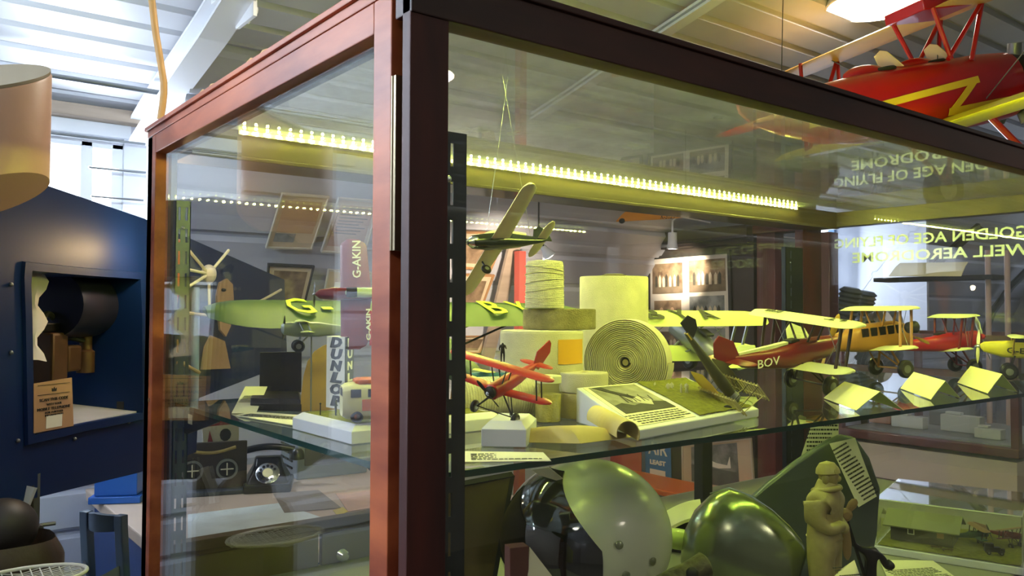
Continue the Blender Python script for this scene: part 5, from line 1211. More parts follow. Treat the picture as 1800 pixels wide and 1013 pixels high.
# exhibits and a built reflection against the nose, seen through the case
def nv(px, py, off=.02): return onnavy(px, py, off)
TAN = mat('tan_panel', sr(186, 150, 116), .6, var=.15)
eg = empty('propeller_hub_display', 'white propeller hub with thin rods against the navy nose behind the case', 'propeller hub', nv(367, 482, .05)); eo = eg.location.copy()
MB().ell((0, 0, 0), (.020, .020, .026), 18, 12).build('hub', mat('off_white_hub', sr(222, 216, 204), .3), eg)
for p in ((325, 432), (402, 440), (368, 545), (330, 505), (312, 470)): MB().tube([Vector((0, 0, 0)), nv(*p, .05)-eo], .004, 8).build('rod', CREAM, eg)
o = MB().prism([nv(x, y, .02) for x, y in ((378, 520), (384, 497), (396, 490), (406, 500), (408, 530), (402, 575), (394, 592), (384, 580))], nN*.006).build('oval_board', TAN, loc=nv(392, 540, .02)); tag(o, 'narrow tan oval panel on the dark nose behind the case', 'panel')
MB().ell(nv(393, 510, .03)-o.location, (.008, .004, .005), 12, 8).build('slot', BLACK, o)
o = MB().prism([nv(x, y, .02) for x, y in ((368, 590), (392, 600), (402, 648), (352, 650), (358, 610))], nN*.006).build('tan_board', TAN, loc=nv(375, 620, .02)); tag(o, 'tapering tan board below the oval panel behind the case', 'board')
ORG = mat('mottled_orange', sr(208, 112, 34), .35, var=.3, vscale=6)  # orange with random darker mottling
o = MB().prism([nv(x, y, .04) for x, y in ((284, 650), (284, 432), (312, 420), (308, 470), (300, 530), (296, 560), (300, 640))], nN*.02).build('orange_board', ORG, loc=nv(290, 540, .04), bevel=.004); tag(o, 'orange board at the left edge inside the case view', 'board')
o = MB().tube([nv(287, 545, .06), nv(300, 562, .06), nv(322, 640, .06), nv(350, 655, .06)], .005, 8).build('twisted_cord', mat('cord', sr(206, 170, 124), .8)); tag(o, 'pale twisted cord hanging behind the case left side', 'cord')
o = MB().tube([nv(285+11*i, 538+24*math.sin(PI*i/19)*1.2-i*1.5, .08) for i in range(20)], .004, 8).build('cable', mat('pale_cable', sr(196, 186, 160), .6)); tag(o, 'pale cable looping across the dark nose behind the case', 'cable')
o = MB().tube([nv(344, 505, .05), nv(342, 715, .05)], .010, 12).build('blue_reflection', mat('pale_blue_reflection', sr(130, 160, 206), .3)); tag(o, 'pale blue rod standing in for a light tube reflection behind the slotted upright', 'tube')  # rod added in place of a light tube's reflection

bu = empty('glowing_bulb', 'small glowing warm bulb beside the orange board', 'lamp', nv(287, 440, .10))
MB().ell((0, 0, 0), (.010, .010, .013), 16, 12).build('bulb', mat('warm_bulb', (1, .8, .5, 1), .5, emit=(1, .70, .36, 1), es=420), bu)
MB().cyl((0, 0, .010), (0, 0, .035), .006, n=12).build('cap', BLACKM, bu)
MB().tube([Vector((0, 0, .035)), Vector((.0, .01, .07)), nv(290, 405, .02)-bu.location], .003, 6).build('flex', BLACKM, bu)
# ================================================================== WALL FRAMES
LEANA = arc(LEAN)
def wallY(z):
    for i in range(len(LEANA)-1):
        (y0, z0), (y1, z1) = LEANA[i], LEANA[i+1]
        if z0 <= z <= z1: return y0+(y1-y0)*(z-z0)/(z1-z0)
    return LEANA[-1][0] if z > 1 else LEANA[0][0]
def onwall(px, py, off=.03):
    d = _f + _r2*((px-900)/F_PX) - _u2*((py-506.5)/F_PX); t = 1.0
    while t < 30:
        p = CAM+d*t
        if p.y > wallY(p.z)-off: return p
        t += .004
    return CAM+d*6
def picture(quad, label, frame_m, mount_m, inner=None, inner_m=None, cat='picture', group=None, off=.03, proj=onwall, th=.012, bw=.06, name='framed_picture', extra=None):
    P = [proj(x, y, off) for x, y in quad]; o0 = P[0].copy(); P = [p-o0 for p in P]
    o = empty(name, label, cat, o0, group)
    n_ = (P[1]-P[0]).cross(P[3]-P[0]).normalized()
    if n_.dot(CAM-o0) < 0: n_ = -n_
    L = lambda u, v, h=0: P[0].lerp(P[1], u).lerp(P[3].lerp(P[2], u), v)+n_*h
    for a_, c_ in (((0, 0), (1, bw)), ((0, 1-bw), (1, 1)), ((0, bw), (bw, 1-bw)), ((1-bw, bw), (1, 1-bw))):
        b = MB(); b.prism([L(a_[0], a_[1]), L(c_[0], a_[1]), L(c_[0], c_[1]), L(a_[0], c_[1])], n_*th); b.build('frame_bar', frame_m, o)
    b = MB(); b.prism([L(bw, bw), L(1-bw, bw), L(1-bw, 1-bw), L(bw, 1-bw)], n_*th*.4); b.build('mount', mount_m, o)
    for k_, (u0, v0, u1, v1, m_) in enumerate(inner or []):
        b = MB(); b.prism([L(u0, v0, th*.4), L(u1, v0, th*.4), L(u1, v1, th*.4), L(u0, v1, th*.4)], n_*.0015); ph_ = b.build('photograph', m_, o)
        if extra: extra(ph_, k_, lambda u, v, h=0: L(u0+(u1-u0)*u, v0+(v1-v0)*v, th*.4+.0016+h), n_)
    return o
SEP = mat('sepia_photo', sr(156, 132, 104), .6, col2=sr(92, 72, 54), vscale=18); GREYP = mat('grey_photo', sr(150, 152, 150), .5, col2=sr(80, 84, 86), vscale=14)
BEIGE = mat('beige_mount', sr(206, 188, 160), .8, var=.08); TANF = mat('tan_frame', sr(176, 132, 88), .5, var=.2); DKF = mat('dark_frame', sr(40, 38, 38), .4)
FRL = mat('light_frame', sr(196, 190, 172), .4)
picture([(466, 434), (547, 437), (578, 344), (495, 338)], 'pale framed document high on the leaning wall, left of two', FRL, BEIGE, [(.12, .3, .9, .88, mat('tan_doc', sr(186, 150, 118), .8, var=.1)), (.12, .12, .55, .28, GREYP)], bw=.025)
def doclines(o, k_, L, n_):
    for i in range(9):
        b = MB(); v = .92-.075*i; b.prism([L(.08, v), L(.9-(i % 3)*.1, v), L(.9-(i % 3)*.1, v+.02), L(.08, v+.02)], n_*.001); b.build('text_line', mat('faded_ink', sr(110, 90, 70), .8), o)
picture([(563, 441), (640, 446), (668, 352), (594, 346)], 'pale framed document with lines of print, right of two high on the wall', FRL, BEIGE, [(.1, .12, .9, .88, mat('tan_doc', sr(186, 150, 118), .8, var=.1))], bw=.025, extra=doclines)
picture([(463, 560), (528, 562), (552, 466), (470, 462)], 'dark framed sepia portrait hanging below the two pale documents', DKF, BEIGE, [(.15, .15, .88, .88, SEP)], bw=.04)
picture([(556, 580), (640, 583), (652, 478), (576, 472)], 'pale framed sheet to the right of the dark framed portrait', FRL, BEIGE, [(.2, .2, .8, .8, PAPER)], bw=.03)
for q_, lab in (((( 800, 470), (862, 474), (890, 408), (800, 404)), 'warm lit tan framed picture highest behind the hanging plane'), (((800, 540), (846, 540), (868, 482), (800, 480)), 'warm lit tan framed picture in the middle behind the hanging plane'), (((800, 620), (842, 620), (860, 590), (800, 590)), 'warm lit tan framed sketch below the green wing')):
    picture(list(q_), lab, TANF, BEIGE, [(.15, .15, .85, .8, SEP)], bw=.05)
o = MB().prism([onwall(x, y, .04) for x, y in ((842, 640), (862, 640), (912, 430), (893, 426))], (0, -.02, 0)).build('timber_upright', timber, loc=onwall(870, 560, .04)); tag(o, 'leaning pale timber strip between the pictures and the red post', 'timber')
picture([(1532, 545), (1575, 546), (1612, 488), (1566, 487)], 'dark glazed frame on the far grey corrugated wall', DKF, GREYP, bw=.05)

# ================================================================== PARTITION WITH PHOTO BOARDS
XP = 3.2
DKW = mat('dark_stained_board', sr(50, 40, 36), .5, var=.2, vscale=4)
b = MB(); ya, yb = at(1325, 500, 'X', XP).y, 2.62; b.bx(XP, XP+.05, ya, yb, 0, 1.99); st('wall_partition', b, DKW)
b = MB(); b.bx(XP-.06, XP, ya, yb-.1, 1.985, 2.05); b.bx(XP-.05, XP, ya, yb-.1, 1.955, 1.965); st('trim_9', b, DKW)
def onp(px, py, off=0): return at(px, py, 'X', XP-off)
mounts = mat('white_board', sr(206, 198, 186), .6)
def people(o, k_, L, n_):
    rnd = random.Random(k_*7+3)
    gm = mat('photo_ground_tone', sr(120, 104, 84), .8, var=.3, vscale=30)
    b = MB(); b.prism([L(0, 0), L(1, 0), L(1, .33), L(0, .33)], n_*.001); b.build('photo_ground', gm, o)
    n = 7
    for i in range(n):
        u = .15+.7*i/(n-1)+rnd.uniform(-.02, .02); w_ = .035; h_ = rnd.uniform(.35, .45)
        b = MB(); b.prism([L(u-w_, .22, .001), L(u+w_, .22, .001), L(u+w_*1.2, .22+h_*.75, .001), L(u, .22+h_, .001), L(u-w_*1.2, .22+h_*.75, .001)], n_*.0008); b.build('photo_person', mat('photo_people', sr(206, 190, 164), .8) if i % 3 else PD, o)
def portrait(o, k_, L, n_):
    if k_ != 1: return people(o, k_, L, n_)
    for u in (.28, .68):
        b = MB(); b.prism([L(u-.2, 0), L(u+.2, 0), L(u+.16, .35), L(u+.05, .45), L(u-.05, .45), L(u-.16, .35)], n_*.001); b.build('photo_jacket', PD, o)
        b = MB(); b.prism([L(u+.075*math.cos(a_), .56+.17*math.sin(a_), .0008) for a_ in [2*PI*i/14 for i in range(14)]], n_*.001); b.build('photo_face', mat('photo_faces', sr(196, 160, 130), .8), o)
picture([(1141, 625), (1290, 628), (1285, 440), (1140, 452)], 'right hand photo board with groups of people and a double portrait', DKF, mounts,
        [(.06, .62, .44, .92, SEP), (.08, .30, .42, .55, SEP), (.52, .62, .94, .93, SEP), (.52, .32, .92, .58, GREYP), (.52, .05, .92, .27, GREYP), (.06, .05, .44, .24, SEP)], bw=.03, proj=onp, off=.002, name='photo_board', extra=portrait, cat='photo board')
picture([(1020, 625), (1130, 625), (1130, 455), (1022, 459)], 'left hand photo board partly hidden by the fabric drum', DKF, mounts,
        [(.05, .68, .46, .93, SEP), (.54, .68, .95, .95, SEP), (.05, .35, .46, .62, GREYP), (.54, .35, .95, .62, SEP)], bw=.03, proj=onp, off=.002, name='photo_board', extra=people, cat='photo board')
# posters lower down
def planepic(o, k_, L, n_):
    b = MB(); b.prism([L(0, 0), L(1, 0), L(1, .35), L(0, .5)], n_*.001); b.build('photo_ground', mat('grey_field', sr(92, 96, 96), .7, var=.3, vscale=20), o)
    b = MB(); b.prism([L(.30, .50), L(.60, .42), L(.85, .44), L(.84, .70), L(.78, .50), L(.55, .55), L(.42, .62)], n_*.0016); b.build('photo_plane', PAPER, o)
picture([(1201, 858), (1330, 888), (1322, 770), (1200, 784)], 'framed grey photograph of a flying boat behind the black support post', FRL, BEIGE, [(.14, .2, .80, .95, GREYP)], bw=.02, proj=onp, off=.004, extra=planepic)
bp_ = [onp(1136, 846, .01), onp(1181, 855, .01), onp(1179, 778, .01), onp(1134, 772, .01)]
ap = empty('airline_poster', 'blue poster with white capitals above the orange ledge', 'poster', bp_[0]); l0 = bp_[0].copy()
b = MB(); b.prism([p-l0 for p in bp_], (-.004, 0, 0)); b.build('poster_sheet', mat('poster_blue', sr(62, 122, 180), .5), ap)
ux_ = (bp_[1]-bp_[0]).normalized(); Wd = (bp_[1]-bp_[0]).length; Hh = (bp_[3]-bp_[0]).length; Cq = (sum(bp_, Vector())/4)-l0
for s_t, zz, ww, sz in (('AIR', .30, .75, .42), ('LEAST', -.02, .62, .14)): text(s_t, frame3(Cq+Vector((-.006, 0, zz*Hh)), ux_, (0, 0, 1)), sz*Hh, PAPER, 'poster_lettering', ap, width=ww*Wd, bold=.002)
b = MB(); b.box(Cq+Vector((-.006, 0, -.28*Hh)), (.002, .6*Wd, .2*Hh)); b.build('white_panel', PAPER, ap)
b = MB(); b.prism([onp(1060, 850, .02), onp(1128, 850, .02), onp(1128, 770, .02), onp(1060, 770, .02)], (-.004, 0, 0)); o = b.build('red_poster', mat('salmon_paper', sr(196, 100, 76), .6, var=.15), loc=onp(1060, 850, .02)); tag(o, 'salmon red poster left of the blue poster', 'poster')
b = MB(); p0_ = onp(1140, 852, .25); p1_ = onp(1325, 896, .25); b.bx(XP-.30, XP-.01, p1_.y-.2, p0_.y+.5, p0_.z-.030, p0_.z); o = b.build('orange_ledge', mat('orange_laminate', sr(236, 116, 44), .45), loc=(XP-.15, p0_.y, p0_.z), bevel=.004); tag(o, 'bright orange ledge along the foot of the partition', 'ledge')
b = MB(); b.bx(XP-.27, XP-.01, p1_.y-.2, p0_.y+.5, 0, p0_.z-.031); o = b.build('low_cabinet', WALLM, loc=(XP-.15, p0_.y, .2), bevel=.004); tag(o, 'low plain cabinet carrying the orange ledge', 'cabinet')
# red post and doorway frames of dark red wood
REDW = wood('dark_red_wood', sr(104, 54, 46), sr(70, 34, 30), .4, 6, (1.5, 1.5, .3)); 
b = MB(); p = onwall(914, 520, .28); b.bx(p.x-.02, p.x+.02, p.y-.02, p.y+.02, 0, at(914, 442, 'Y', p.y).z); o = b.build('red_post', mat('red_post_paint', sr(168, 74, 64), .5), loc=(p.x, p.y, 0)); tag(o, 'slim red upright post left of the twine cone', 'post')
for (x0, x1, yt) in ((1330, 1362, 400), (1424, 1458, 410)):
    ya_, yb_ = onp(x1, 500).y, onp(x0, 500).y; zt_ = onp(x0, yt).z
    b = MB(); b.bx(XP, XP+.08, ya_, yb_, 0, zt_); st('door_1' if x0 < 1400 else 'door_2', b, REDW, bevel=.004)
b = MB(); b.bx(XP-.01, XP+.09, onp(1460, 400).y, onp(1120, 400).y, onp(1330, 412).z, onp(1330, 396).z); st('trim_10', b, REDW, bevel=.01)
# glazed cabinet beside the boards
ca = empty('glazed_cabinet', 'narrow glazed cabinet with pale books between the boards and the red wood frame', 'cabinet', (XP+.3, onp(1308, 500).y, 0))
ya_, yb_ = onp(1328, 500).y, onp(1292, 500).y; hw_ = (yb_-ya_)/2
for z_ in (.9, 1.3, 1.5, 1.7, 1.9, 2.0): MB().box((0, 0, z_), (.28, hw_*2, .015)).build('cabinet_shelf', WHITE, ca)
for s in (-1, 1): MB().box((0, s*hw_, 1.0), (.3, .015, 2.0)).build('cabinet_side', STEELG, ca)
rnd = random.Random(3)
for z_ in (1.3, 1.5, 1.7):
    for i in range(5):
        o = MB().box((0, 0, .07), (.15, .03, .13+rnd.uniform(-.02, .02))).build('book', mat('book_%d' % i, sr(*[(96, 150, 160), (190, 200, 200), (70, 110, 130), (140, 170, 150), (210, 214, 210)][i]), .6)); o.location = (XP+.3, onp(1308, 500).y-hw_*.7+i*hw_*.35, z_+.012)
        tag(o, ['teal', 'pale grey', 'deep blue', 'soft green', 'white'][i]+' spined book on the '+{1.3: 'lowest', 1.5: 'middle', 1.7: 'top'}[z_]+' row of the narrow glazed cabinet', 'book', 'books in the narrow cabinet')
# spot lamps in front of the boards
SPOT = mat('spot_glow', (1, .9, .75, 1), .5, emit=(1, .86, .66, 1), es=120)
for i, (px_, yt_, yb2, lab) in enumerate(((1048, 415, 445, 'small white spotlight over the left photo board'), (1182, 409, 438, 'small white spotlight over the right photo board'))):
    p = at(px_, yb2, 'X', XP-.34); o = empty('spotlight', lab, 'spotlight', p, 'white spotlights on the partition')
    hgt_ = at(px_, yt_, 'X', XP-.34).z-p.z; r_ = .030
    MB().lathe([(r_*.6, .004), (r_, 0), (r_*.8, hgt_*.35), (r_*.75, hgt_), (0, hgt_)], (0, 0, 0), (.0, 0, 1), 24, cap=False).build('lamp_body', WHITE, o)
    MB().lathe([(0, .004), (r_*.75, .004), (r_*.75, .008), (0, .008)], (0, 0, 0), (0, 0, 1), 20).build('bulb', SPOT, o)
    MB().tube([(0, 0, hgt_), (0, 0, hgt_+.06), (.05, 0, hgt_+.09), (.30, 0, hgt_+.07)], .005, 8).build('arm', WHITE, o)
    l = bpy.data.lights.new('spotlight_beam', 'SPOT'); l.energy = 55; l.color = (1, .84, .62); l.spot_size = .95; l.spot_blend = .9; l.shadow_soft_size = .02
    lo = bpy.data.objects.new('spotlight_beam', l); COL.objects.link(lo); lo.location = p+Vector((-.01, 0, -.01)); lo.rotation_euler = (onp(px_+22, 478)-lo.location).to_track_quat('-Z', 'Y').to_euler()
p = atd(965, 450, 3.5); o = empty('clip_lamp', 'tilted glowing clip lamp in the dark corner left of the boards', 'spotlight', p)
MB().lathe([(.012, .05), (.016, .03), (.03, 0), (.026, 0), (0, .004)], (0, 0, 0), (-.6, .1, .8), 20).build('lamp_body', WHITE, o)
MB().lathe([(0, -.002), (.024, -.002), (.024, 0), (0, 0)], (0, 0, 0), (-.6, .1, .8), 20).build('bulb', SPOT, o)
MB().tube([(-.03, 0, .04), (-.04, .02, .12), (-.04, .02, 2.2-p.z)], .004, 8).build('arm', BLACKM, o)
l = bpy.data.lights.new('picture_light', 'SPOT'); l.energy = 38; l.color = (1, .8, .58); l.spot_size = 1.3; l.spot_blend = .9; l.shadow_soft_size = .03
lo = bpy.data.objects.new('picture_light', l); COL.objects.link(lo); lo.location = p+Vector((-.04, 0, -.03)); lo.rotation_euler = (onwall(850, 500)-lo.location).to_track_quat('-Z', 'Y').to_euler()
# orange wing with black number hanging above the boards
W_z = at(1140, 383, 'X', XP-.5); tipL = at(1038, 384, 'X', XP-.5); tipR = at(1245, 372, 'X', XP-.5)
ow = empty('orange_wing', 'orange yellow model wing with a black number hanging high before the boards', 'model wing', W_z)
b = MB(); R = []; ee = tipR-tipL; up_ = Vector((.25, 0, .97)); 
for t_ in (0, .03, .1, .3, .6, .9, .97, 1): 
    w_ = .028*math.sqrt(max(.02, 1-abs(2*t_-1)**6)); c_ = tipL-W_z+ee*t_
    R.append([c_+up_*(w_*math.cos(a_))+Vector((1, 0, 0))*(.006*math.sin(a_)) for a_ in [2*PI*i/14 for i in range(14)]])
b.rings(R); b.build('wing_skin', mat('orange_yellow_wing', sr(226, 146, 40), .4), ow)
text('K-5124', frame3(ee*.17+Vector((-.009, 0, .0)), ee, up_), .038, INK, 'registration', ow, width=.09)
MB().ell(ee*-.22+Vector((-.01, 0, -.01)), (.012, .02, .014), 14, 8).build('engine', BLACKM, ow)
for t_ in (-.3, .3): MB().cyl(ee*t_, ee*t_+Vector((0, 0, .45)), .001, n=5).build('hanging_thread', BLACKM, ow)
# ================================================================== FAR DISPLAY CASE AT THE RIGHT
XC = 3.0; y0_, y1_ = at(1786, 700, 'X', XC).y, at(1478, 700, 'X', XC).y; zb = at(1600, 772, 'X', XC).z
fc = empty('table_display_case', 'red wood framed glass table case on a pinkish white plinth', 'display case', (XC+.35, (y0_+y1_)/2, 0)); hw_ = (y1_-y0_)/2
MB().box((0, 0, zb/2-.02), (.70, hw_*2, zb-.04)).build('plinth_body', mat('pinkish_white', sr(206, 188, 180), .7), fc)
MB().box((0, 0, zb-.005), (.74, hw_*2+.03, .035)).build('bottom_rail', REDW, fc, bevel=.004)
for s in (-1, 1):
    for x in (-.35, .35): MB().box((x, s*(hw_-.0), zb+.22), (.03, .03, .42)).build('corner_post', REDW, fc, bevel=.003)
for x in (-.35, .35): MB().box((x, 0, zb+.42), (.03, hw_*2, .03)).build('top_rail', REDW, fc, bevel=.003)
for s in (-1, 1): MB().box((0, s*hw_, zb+.42), (.7, .03, .03)).build('top_rail', REDW, fc, bevel=.003)
MB().box((-.35, 0, zb+.22), (.004, hw_*2-.03, .38)).build('front_pane', PANE, fc, smooth=False)
MB().box((0, 0, zb+.015), (.66, hw_*2-.04, .006)).build('case_floor', mat('case_grey_floor', sr(130, 138, 142), .6), fc)
for i, (dx, dy, w_, h_, c_) in enumerate(((-.1, .30, .10, .09, (150, 108, 84)), (-.15, .15, .14, .05, (190, 196, 196)), (-.1, -.05, .16, .07, (170, 178, 176)), (-.2, -.2, .10, .04, (200, 204, 204)), (.05, .05, .2, .12, (96, 100, 100)))):
    o = MB().box((0, 0, h_/2), (.05, w_, h_)).box((0, w_*.2, h_+.006), (.03, w_*.4, .012)).build('boxed_exhibit', mat('exhibit_%d' % i, sr(*c_), .6), bevel=.003); o.location = (XC+.35+dx, (y0_+y1_)/2+dy, zb+.019)
    tag(o, ['brown', 'pale', 'wide grey', 'small white', 'dark grey'][i]+' boxed exhibit inside the red wood framed table case', 'exhibit', 'exhibits in the table case')
# dark box with card on top, and slim posts
p = at(1535, 489, 'X', 3.6); p2 = at(1745, 489, 'X', 3.6)
b = MB(); b.bx(3.6, 3.75, p2.y, p.y, p.z-.02, p.z); o = b.build('dark_ledge', BLACKM, loc=(3.65, p.y, p.z), bevel=.002); tag(o, 'dark narrow ledge carrying a wide pale card', 'ledge')
b = MB(); g = [[at(1562, 486, 'X', 3.60), at(1690, 486, 'X', 3.60)], [at(1574, 470, 'X', 3.63), at(1697, 468, 'X', 3.63)], [at(1582, 463, 'X', 3.68), at(1702, 461, 'X', 3.68)]]
b.sheet(g, .003); o = b.build('wide_card', CARDY, loc=at(1562, 486, 'X', 3.6)); tag(o, 'wide pale yellow card sloping on the dark ledge under the frosted lettering', 'card')
for px_ in (1738, 1772):
    p = at(px_, 580, 'X', 3.65); o = MB().cyl((0, 0, 0), (0, 0, at(px_, 440, 'X', 3.65).z), .012, n=10).build('slim_post', mat('pale_pink_post', sr(200, 176, 170), .5)); o.location = (3.65, p.y, 0)
    tag(o, 'slim pale upright post by the right picture edge, '+('left' if px_ < 1750 else 'right')+' one of two', 'post', 'slim posts')
# engines and machines far away before the end windows
for i, (px_, py_, s_) in enumerate(((1478, 520, .25), (1508, 525, .3))):
    p = at(px_, 610, 'X', 3.7+.75*i); p.z = 0; o = empty('stand_engine', ['dark radial engine on a stand before the far windows, left one', 'dark radial engine on a stand before the far windows, right one'][i], 'engine', (p.x, p.y, 0))
    zc = 1.45
    MB().lathe([(0, -.12), (.12, -.12), (.14, .05), (.06, .14), (0, .14)], (0, 0, zc), (-1, 0, 0), 20).build('crankcase', GREYM, o)
    for k_ in range(7):
        a_ = 2*PI*k_/7; d_ = Vector((0, math.cos(a_), math.sin(a_)))
        MB().lathe([(.045, 0)]+[(.05+.012*(j % 2), .03+.012*j) for j in range(12)]+[(.04, .18), (0, .18)], Vector((0, 0, zc))+d_*.11, d_, 14).build('cylinder', GREYM if k_ % 2 else STEELG, o)
    for s in (-1, 1): MB().tube([(.1, s*.25, 0), (0, s*.08, zc-.1)], .02, 8).build('stand_leg', BLACKM, o)

# ================================================================== HANGING RED AND YELLOW BIPLANE
DH = 2.42; hd_ = math.radians(71.5)
fwd_h = Vector((math.sin(YAW), math.cos(YAW), 0)); n_ = (fwd_h*math.cos(hd_)+_r*math.sin(hd_)+Vector((0, 0, .21))).normalized(); sp_ = (fwd_h*math.cos(math.radians(-18.5))+_r*math.sin(math.radians(-18.5))).normalized()
cH = atd(1570, 178, DH); up_ = sp_.cross(n_); up_ = up_ if up_.z > 0 else -up_; k = 1.25
hb_ = plane_root('hanging_biplane', 'large red biplane with yellow wings hanging under the roof at top right', basis(cH, n_, up_))
RED2 = mat('deep_red_dope', sr(170, 14, 22), .3, coat=.3); YW = mat('amber_wing', sr(222, 178, 92), .45, var=.1)
fuselage(scale_pts(k, [(.36, .02, -.06, .05), (.34, .065, -.085, .075), (.24, .075, -.09, .08), (.05, .072, -.09, .075), (-.10, .066, -.085, .072), (-.22, .05, -.07, .06), (-.34, .02, -.03, .04), (-.38, .006, -.01, .03)]), RED2, hb_, e=.85, n=20)
for x_ in (.13, -.02):
    MB().lathe([(0, 0), (.030*k, 0), (.034*k, .006*k), (.030*k, .010*k), (0, .010*k)], (x_*k, 0, .068*k), (0, 0, 1), 20).build('cockpit_rim', BLACKM, hb_)
    MB().ell((x_*k-.05*k, 0, .07*k), (.06*k, .022*k, .022*k), 16, 8).build('headrest', RED2, hb_)
    b = MB(); g = []
    for j in range(3): g.append([Vector(((x_+.035-.014*j)*k, (-.034+.017*i)*k*(1-.2*j), (.072+.020*j+.004*(2-abs(i-2)))*k)) for i in range(5)])
    b.sheet(g, .002); b.build('windscreen', mat('warm_windscreen', sr(226, 190, 150), .3), hb_)
wingmesh(.27*k, .19*k, .67*k, .165*k, .020*k, YW, hb_, 'upper_wing')
wingmesh(.20*k, -.085*k, .58*k, .18*k, .022*k, mat('bright_yellow_wing', sr(226, 214, 40), .35), hb_, 'lower_wing', dihed=.03*k)
MB().box((.17*k, 0, .20*k), (.19*k, .12*k, .026*k)).build('centre_section', RED2, hb_, bevel=.004)
for s in (-1, 1):
    for a_, c_ in (((.25, .06, .19), (.20, .05, .06)), ((.10, .06, .19), (.14, .05, .07)), ((.25, .06, .19), (.13, .05, .07)), ((.24, .42, .195), (.19, .40, -.07)), ((.11, .42, .195), (.06, .40, -.07)), ((.24, .42, .195), (.06, .40, -.07))):
        strut(hb_, (a_[0]*k, s*a_[1]*k, a_[2]*k), (c_[0]*k, s*c_[1]*k, c_[2]*k), .0055*k, RED2)
    strut(hb_, (.22*k, s*.05*k, -.07*k), (.26*k, s*.13*k, -.22*k), .008*k, RED2, 'gear_leg'); strut(hb_, (.05*k, s*.05*k, -.08*k), (.26*k, s*.13*k, -.22*k), .006*k, RED2, 'gear_leg')
    wheel(hb_, (.26*k, s*.15*k, -.23*k), .062*k, .035*k, BLACKM, WHITE)
    strut(hb_, (.2*k, s*.05*k, -.05*k), (.2*k, s*.40*k, .19*k), .0015*k, GREYM, 'bracing_wire')
    # zigzag flash on the fuselage side
    b = MB(); zz = [(-.40, -.012), (.17, .018), (.10, -.050), (.31, -.044), (.31, -.058), (.075, -.066), (.14, .002), (-.40, -.026)]
    yy_ = lambda x: (.0735 if x > -.05 else .0735-(-.05-x)*.112)
    ST = [(.34, .065, -.085, .075), (.24, .075, -.09, .08), (.05, .072, -.09, .075), (-.10, .066, -.085, .072), (-.22, .05, -.07, .06), (-.34, .02, -.03, .04)]
    def surf(x, z):
        for (x1, w1, a1, b1), (x2, w2, a2, b2) in zip(ST, ST[1:]):
            if x2 <= x <= x1:
                t = (x1-x)/(x1-x2); w_ = w1+(w2-w1)*t; lo_ = a1+(a2-a1)*t; hi_ = b1+(b2-b1)*t; break
        else: w_, lo_, hi_ = .06, -.08, .07
        q = min(.98, abs(z-(lo_+hi_)/2)/((hi_-lo_)/2)); return w_*(1-q**(2/.85))**(.425)+.0022
    fl = [(-.26, -.026), (.17, .010), (.095, -.052), (.32, -.046)]
    for (xa, za), (xb, zb_) in zip(fl, fl[1:]):
        L2 = math.hypot(xb-xa, zb_-za); nx, nz = -(zb_-za)/L2*.008, (xb-xa)/L2*.008; g = []
        for i in range(15):
            t = -.03+1.06*i/14; x, z = xa+(xb-xa)*t, za+(zb_-za)*t
            g.append([Vector(((x+nx*v)*k, s*surf(x+nx*v, z+nz*v)*k, (z+nz*v)*k)) for v in (-1, 0, 1)])
        bb = MB(); bb.sheet(g, .002); bb.build('yellow_flash', mat('flash_yellow', sr(228, 190, 50), .4), hb_)
    b.bm.free()
tailset(hb_, .36*k, .0*k, RED2, .36*k, .12*k, .10*k, finm=RED2, th=.010*k)
MB().lathe([(0, 0), (.06*k, 0), (.075*k, .02*k), (.07*k, .06*k), (.03*k, .09*k), (0, .09*k)], (.34*k, 0, -.005*k), (1, 0, 0), 24).build('engine_cowl', BLACKM, hb_)
for k_ in range(7): a_ = 2*PI*k_/7; MB().cyl((.38*k, 0, -.005*k), (.38*k, .10*k*math.cos(a_), -.005*k+.10*k*math.sin(a_)), .018*k, n=10).build('cylinder', GREYM, hb_)
prop(hb_, .45*k, .26*k, BLACK, ang=.3)
for x_ in (.15, -.3): MB().cyl((x_*k, 0, .07*k), hb_.matrix_world.inverted() @ Vector(((hb_.matrix_world @ Vector((x_*k, 0, 0))).x, (hb_.matrix_world @ Vector((x_*k, 0, 0))).y, 2.86)), .0012, n=6).build('hanging_wire', BLACKM, hb_)

# ================================================================== DESK BEHIND THE CASE
zD = .93
dl, dl2 = at(177, 877, 'Z', zD), at(243, 933, 'Z', zD)
X0d = (dl.x+dl2.x)/2; Yb = 2.88; Yf = 1.50
desk = empty('worktop_bench', 'pale topped bench with blue painted end standing behind the display case', 'bench', (X0d+.60, (Yf+Yb)/2, 0))
MB().box((0, 0, zD-.02), (1.22, Yb-Yf, .04)).build('worktop', mat('pale_worktop', sr(206, 186, 168), .5, var=.15, vscale=3), desk, bevel=.006)
MB().box((.01, 0, (zD-.04)/2), (1.18, Yb-Yf-.06, zD-.041)).build('bench_body', mat('blue_bench_paint', sr(22, 58, 116), .45), desk, bevel=.004)
for (quad, c, lab) in ((((330, 905), (490, 885), (640, 935), (330, 960)), (206, 220, 232), 'large pale blue chart spread across the bench'), (((480, 868), (560, 862), (600, 893), (500, 902)), (126, 118, 110), 'dark printed photograph lying on the bench before the telephone'), (((590, 868), (650, 862), (660, 892), (612, 900)), (196, 160, 140), 'reddish printed sheet at the right of the bench papers')):
    P = [at(x, y, 'Z', zD+.002+.001*(c[0] < 200)) for x, y in quad]; b = MB(); b.prism(P, (0, 0, .0008)); o = b.build('paper_sheet', mat('sheet_%d' % c[0], sr(*[min(250, int(v*1.12)) for v in c]), .8, var=.2, vscale=8), loc=P[0]); tag(o, lab, 'paper')
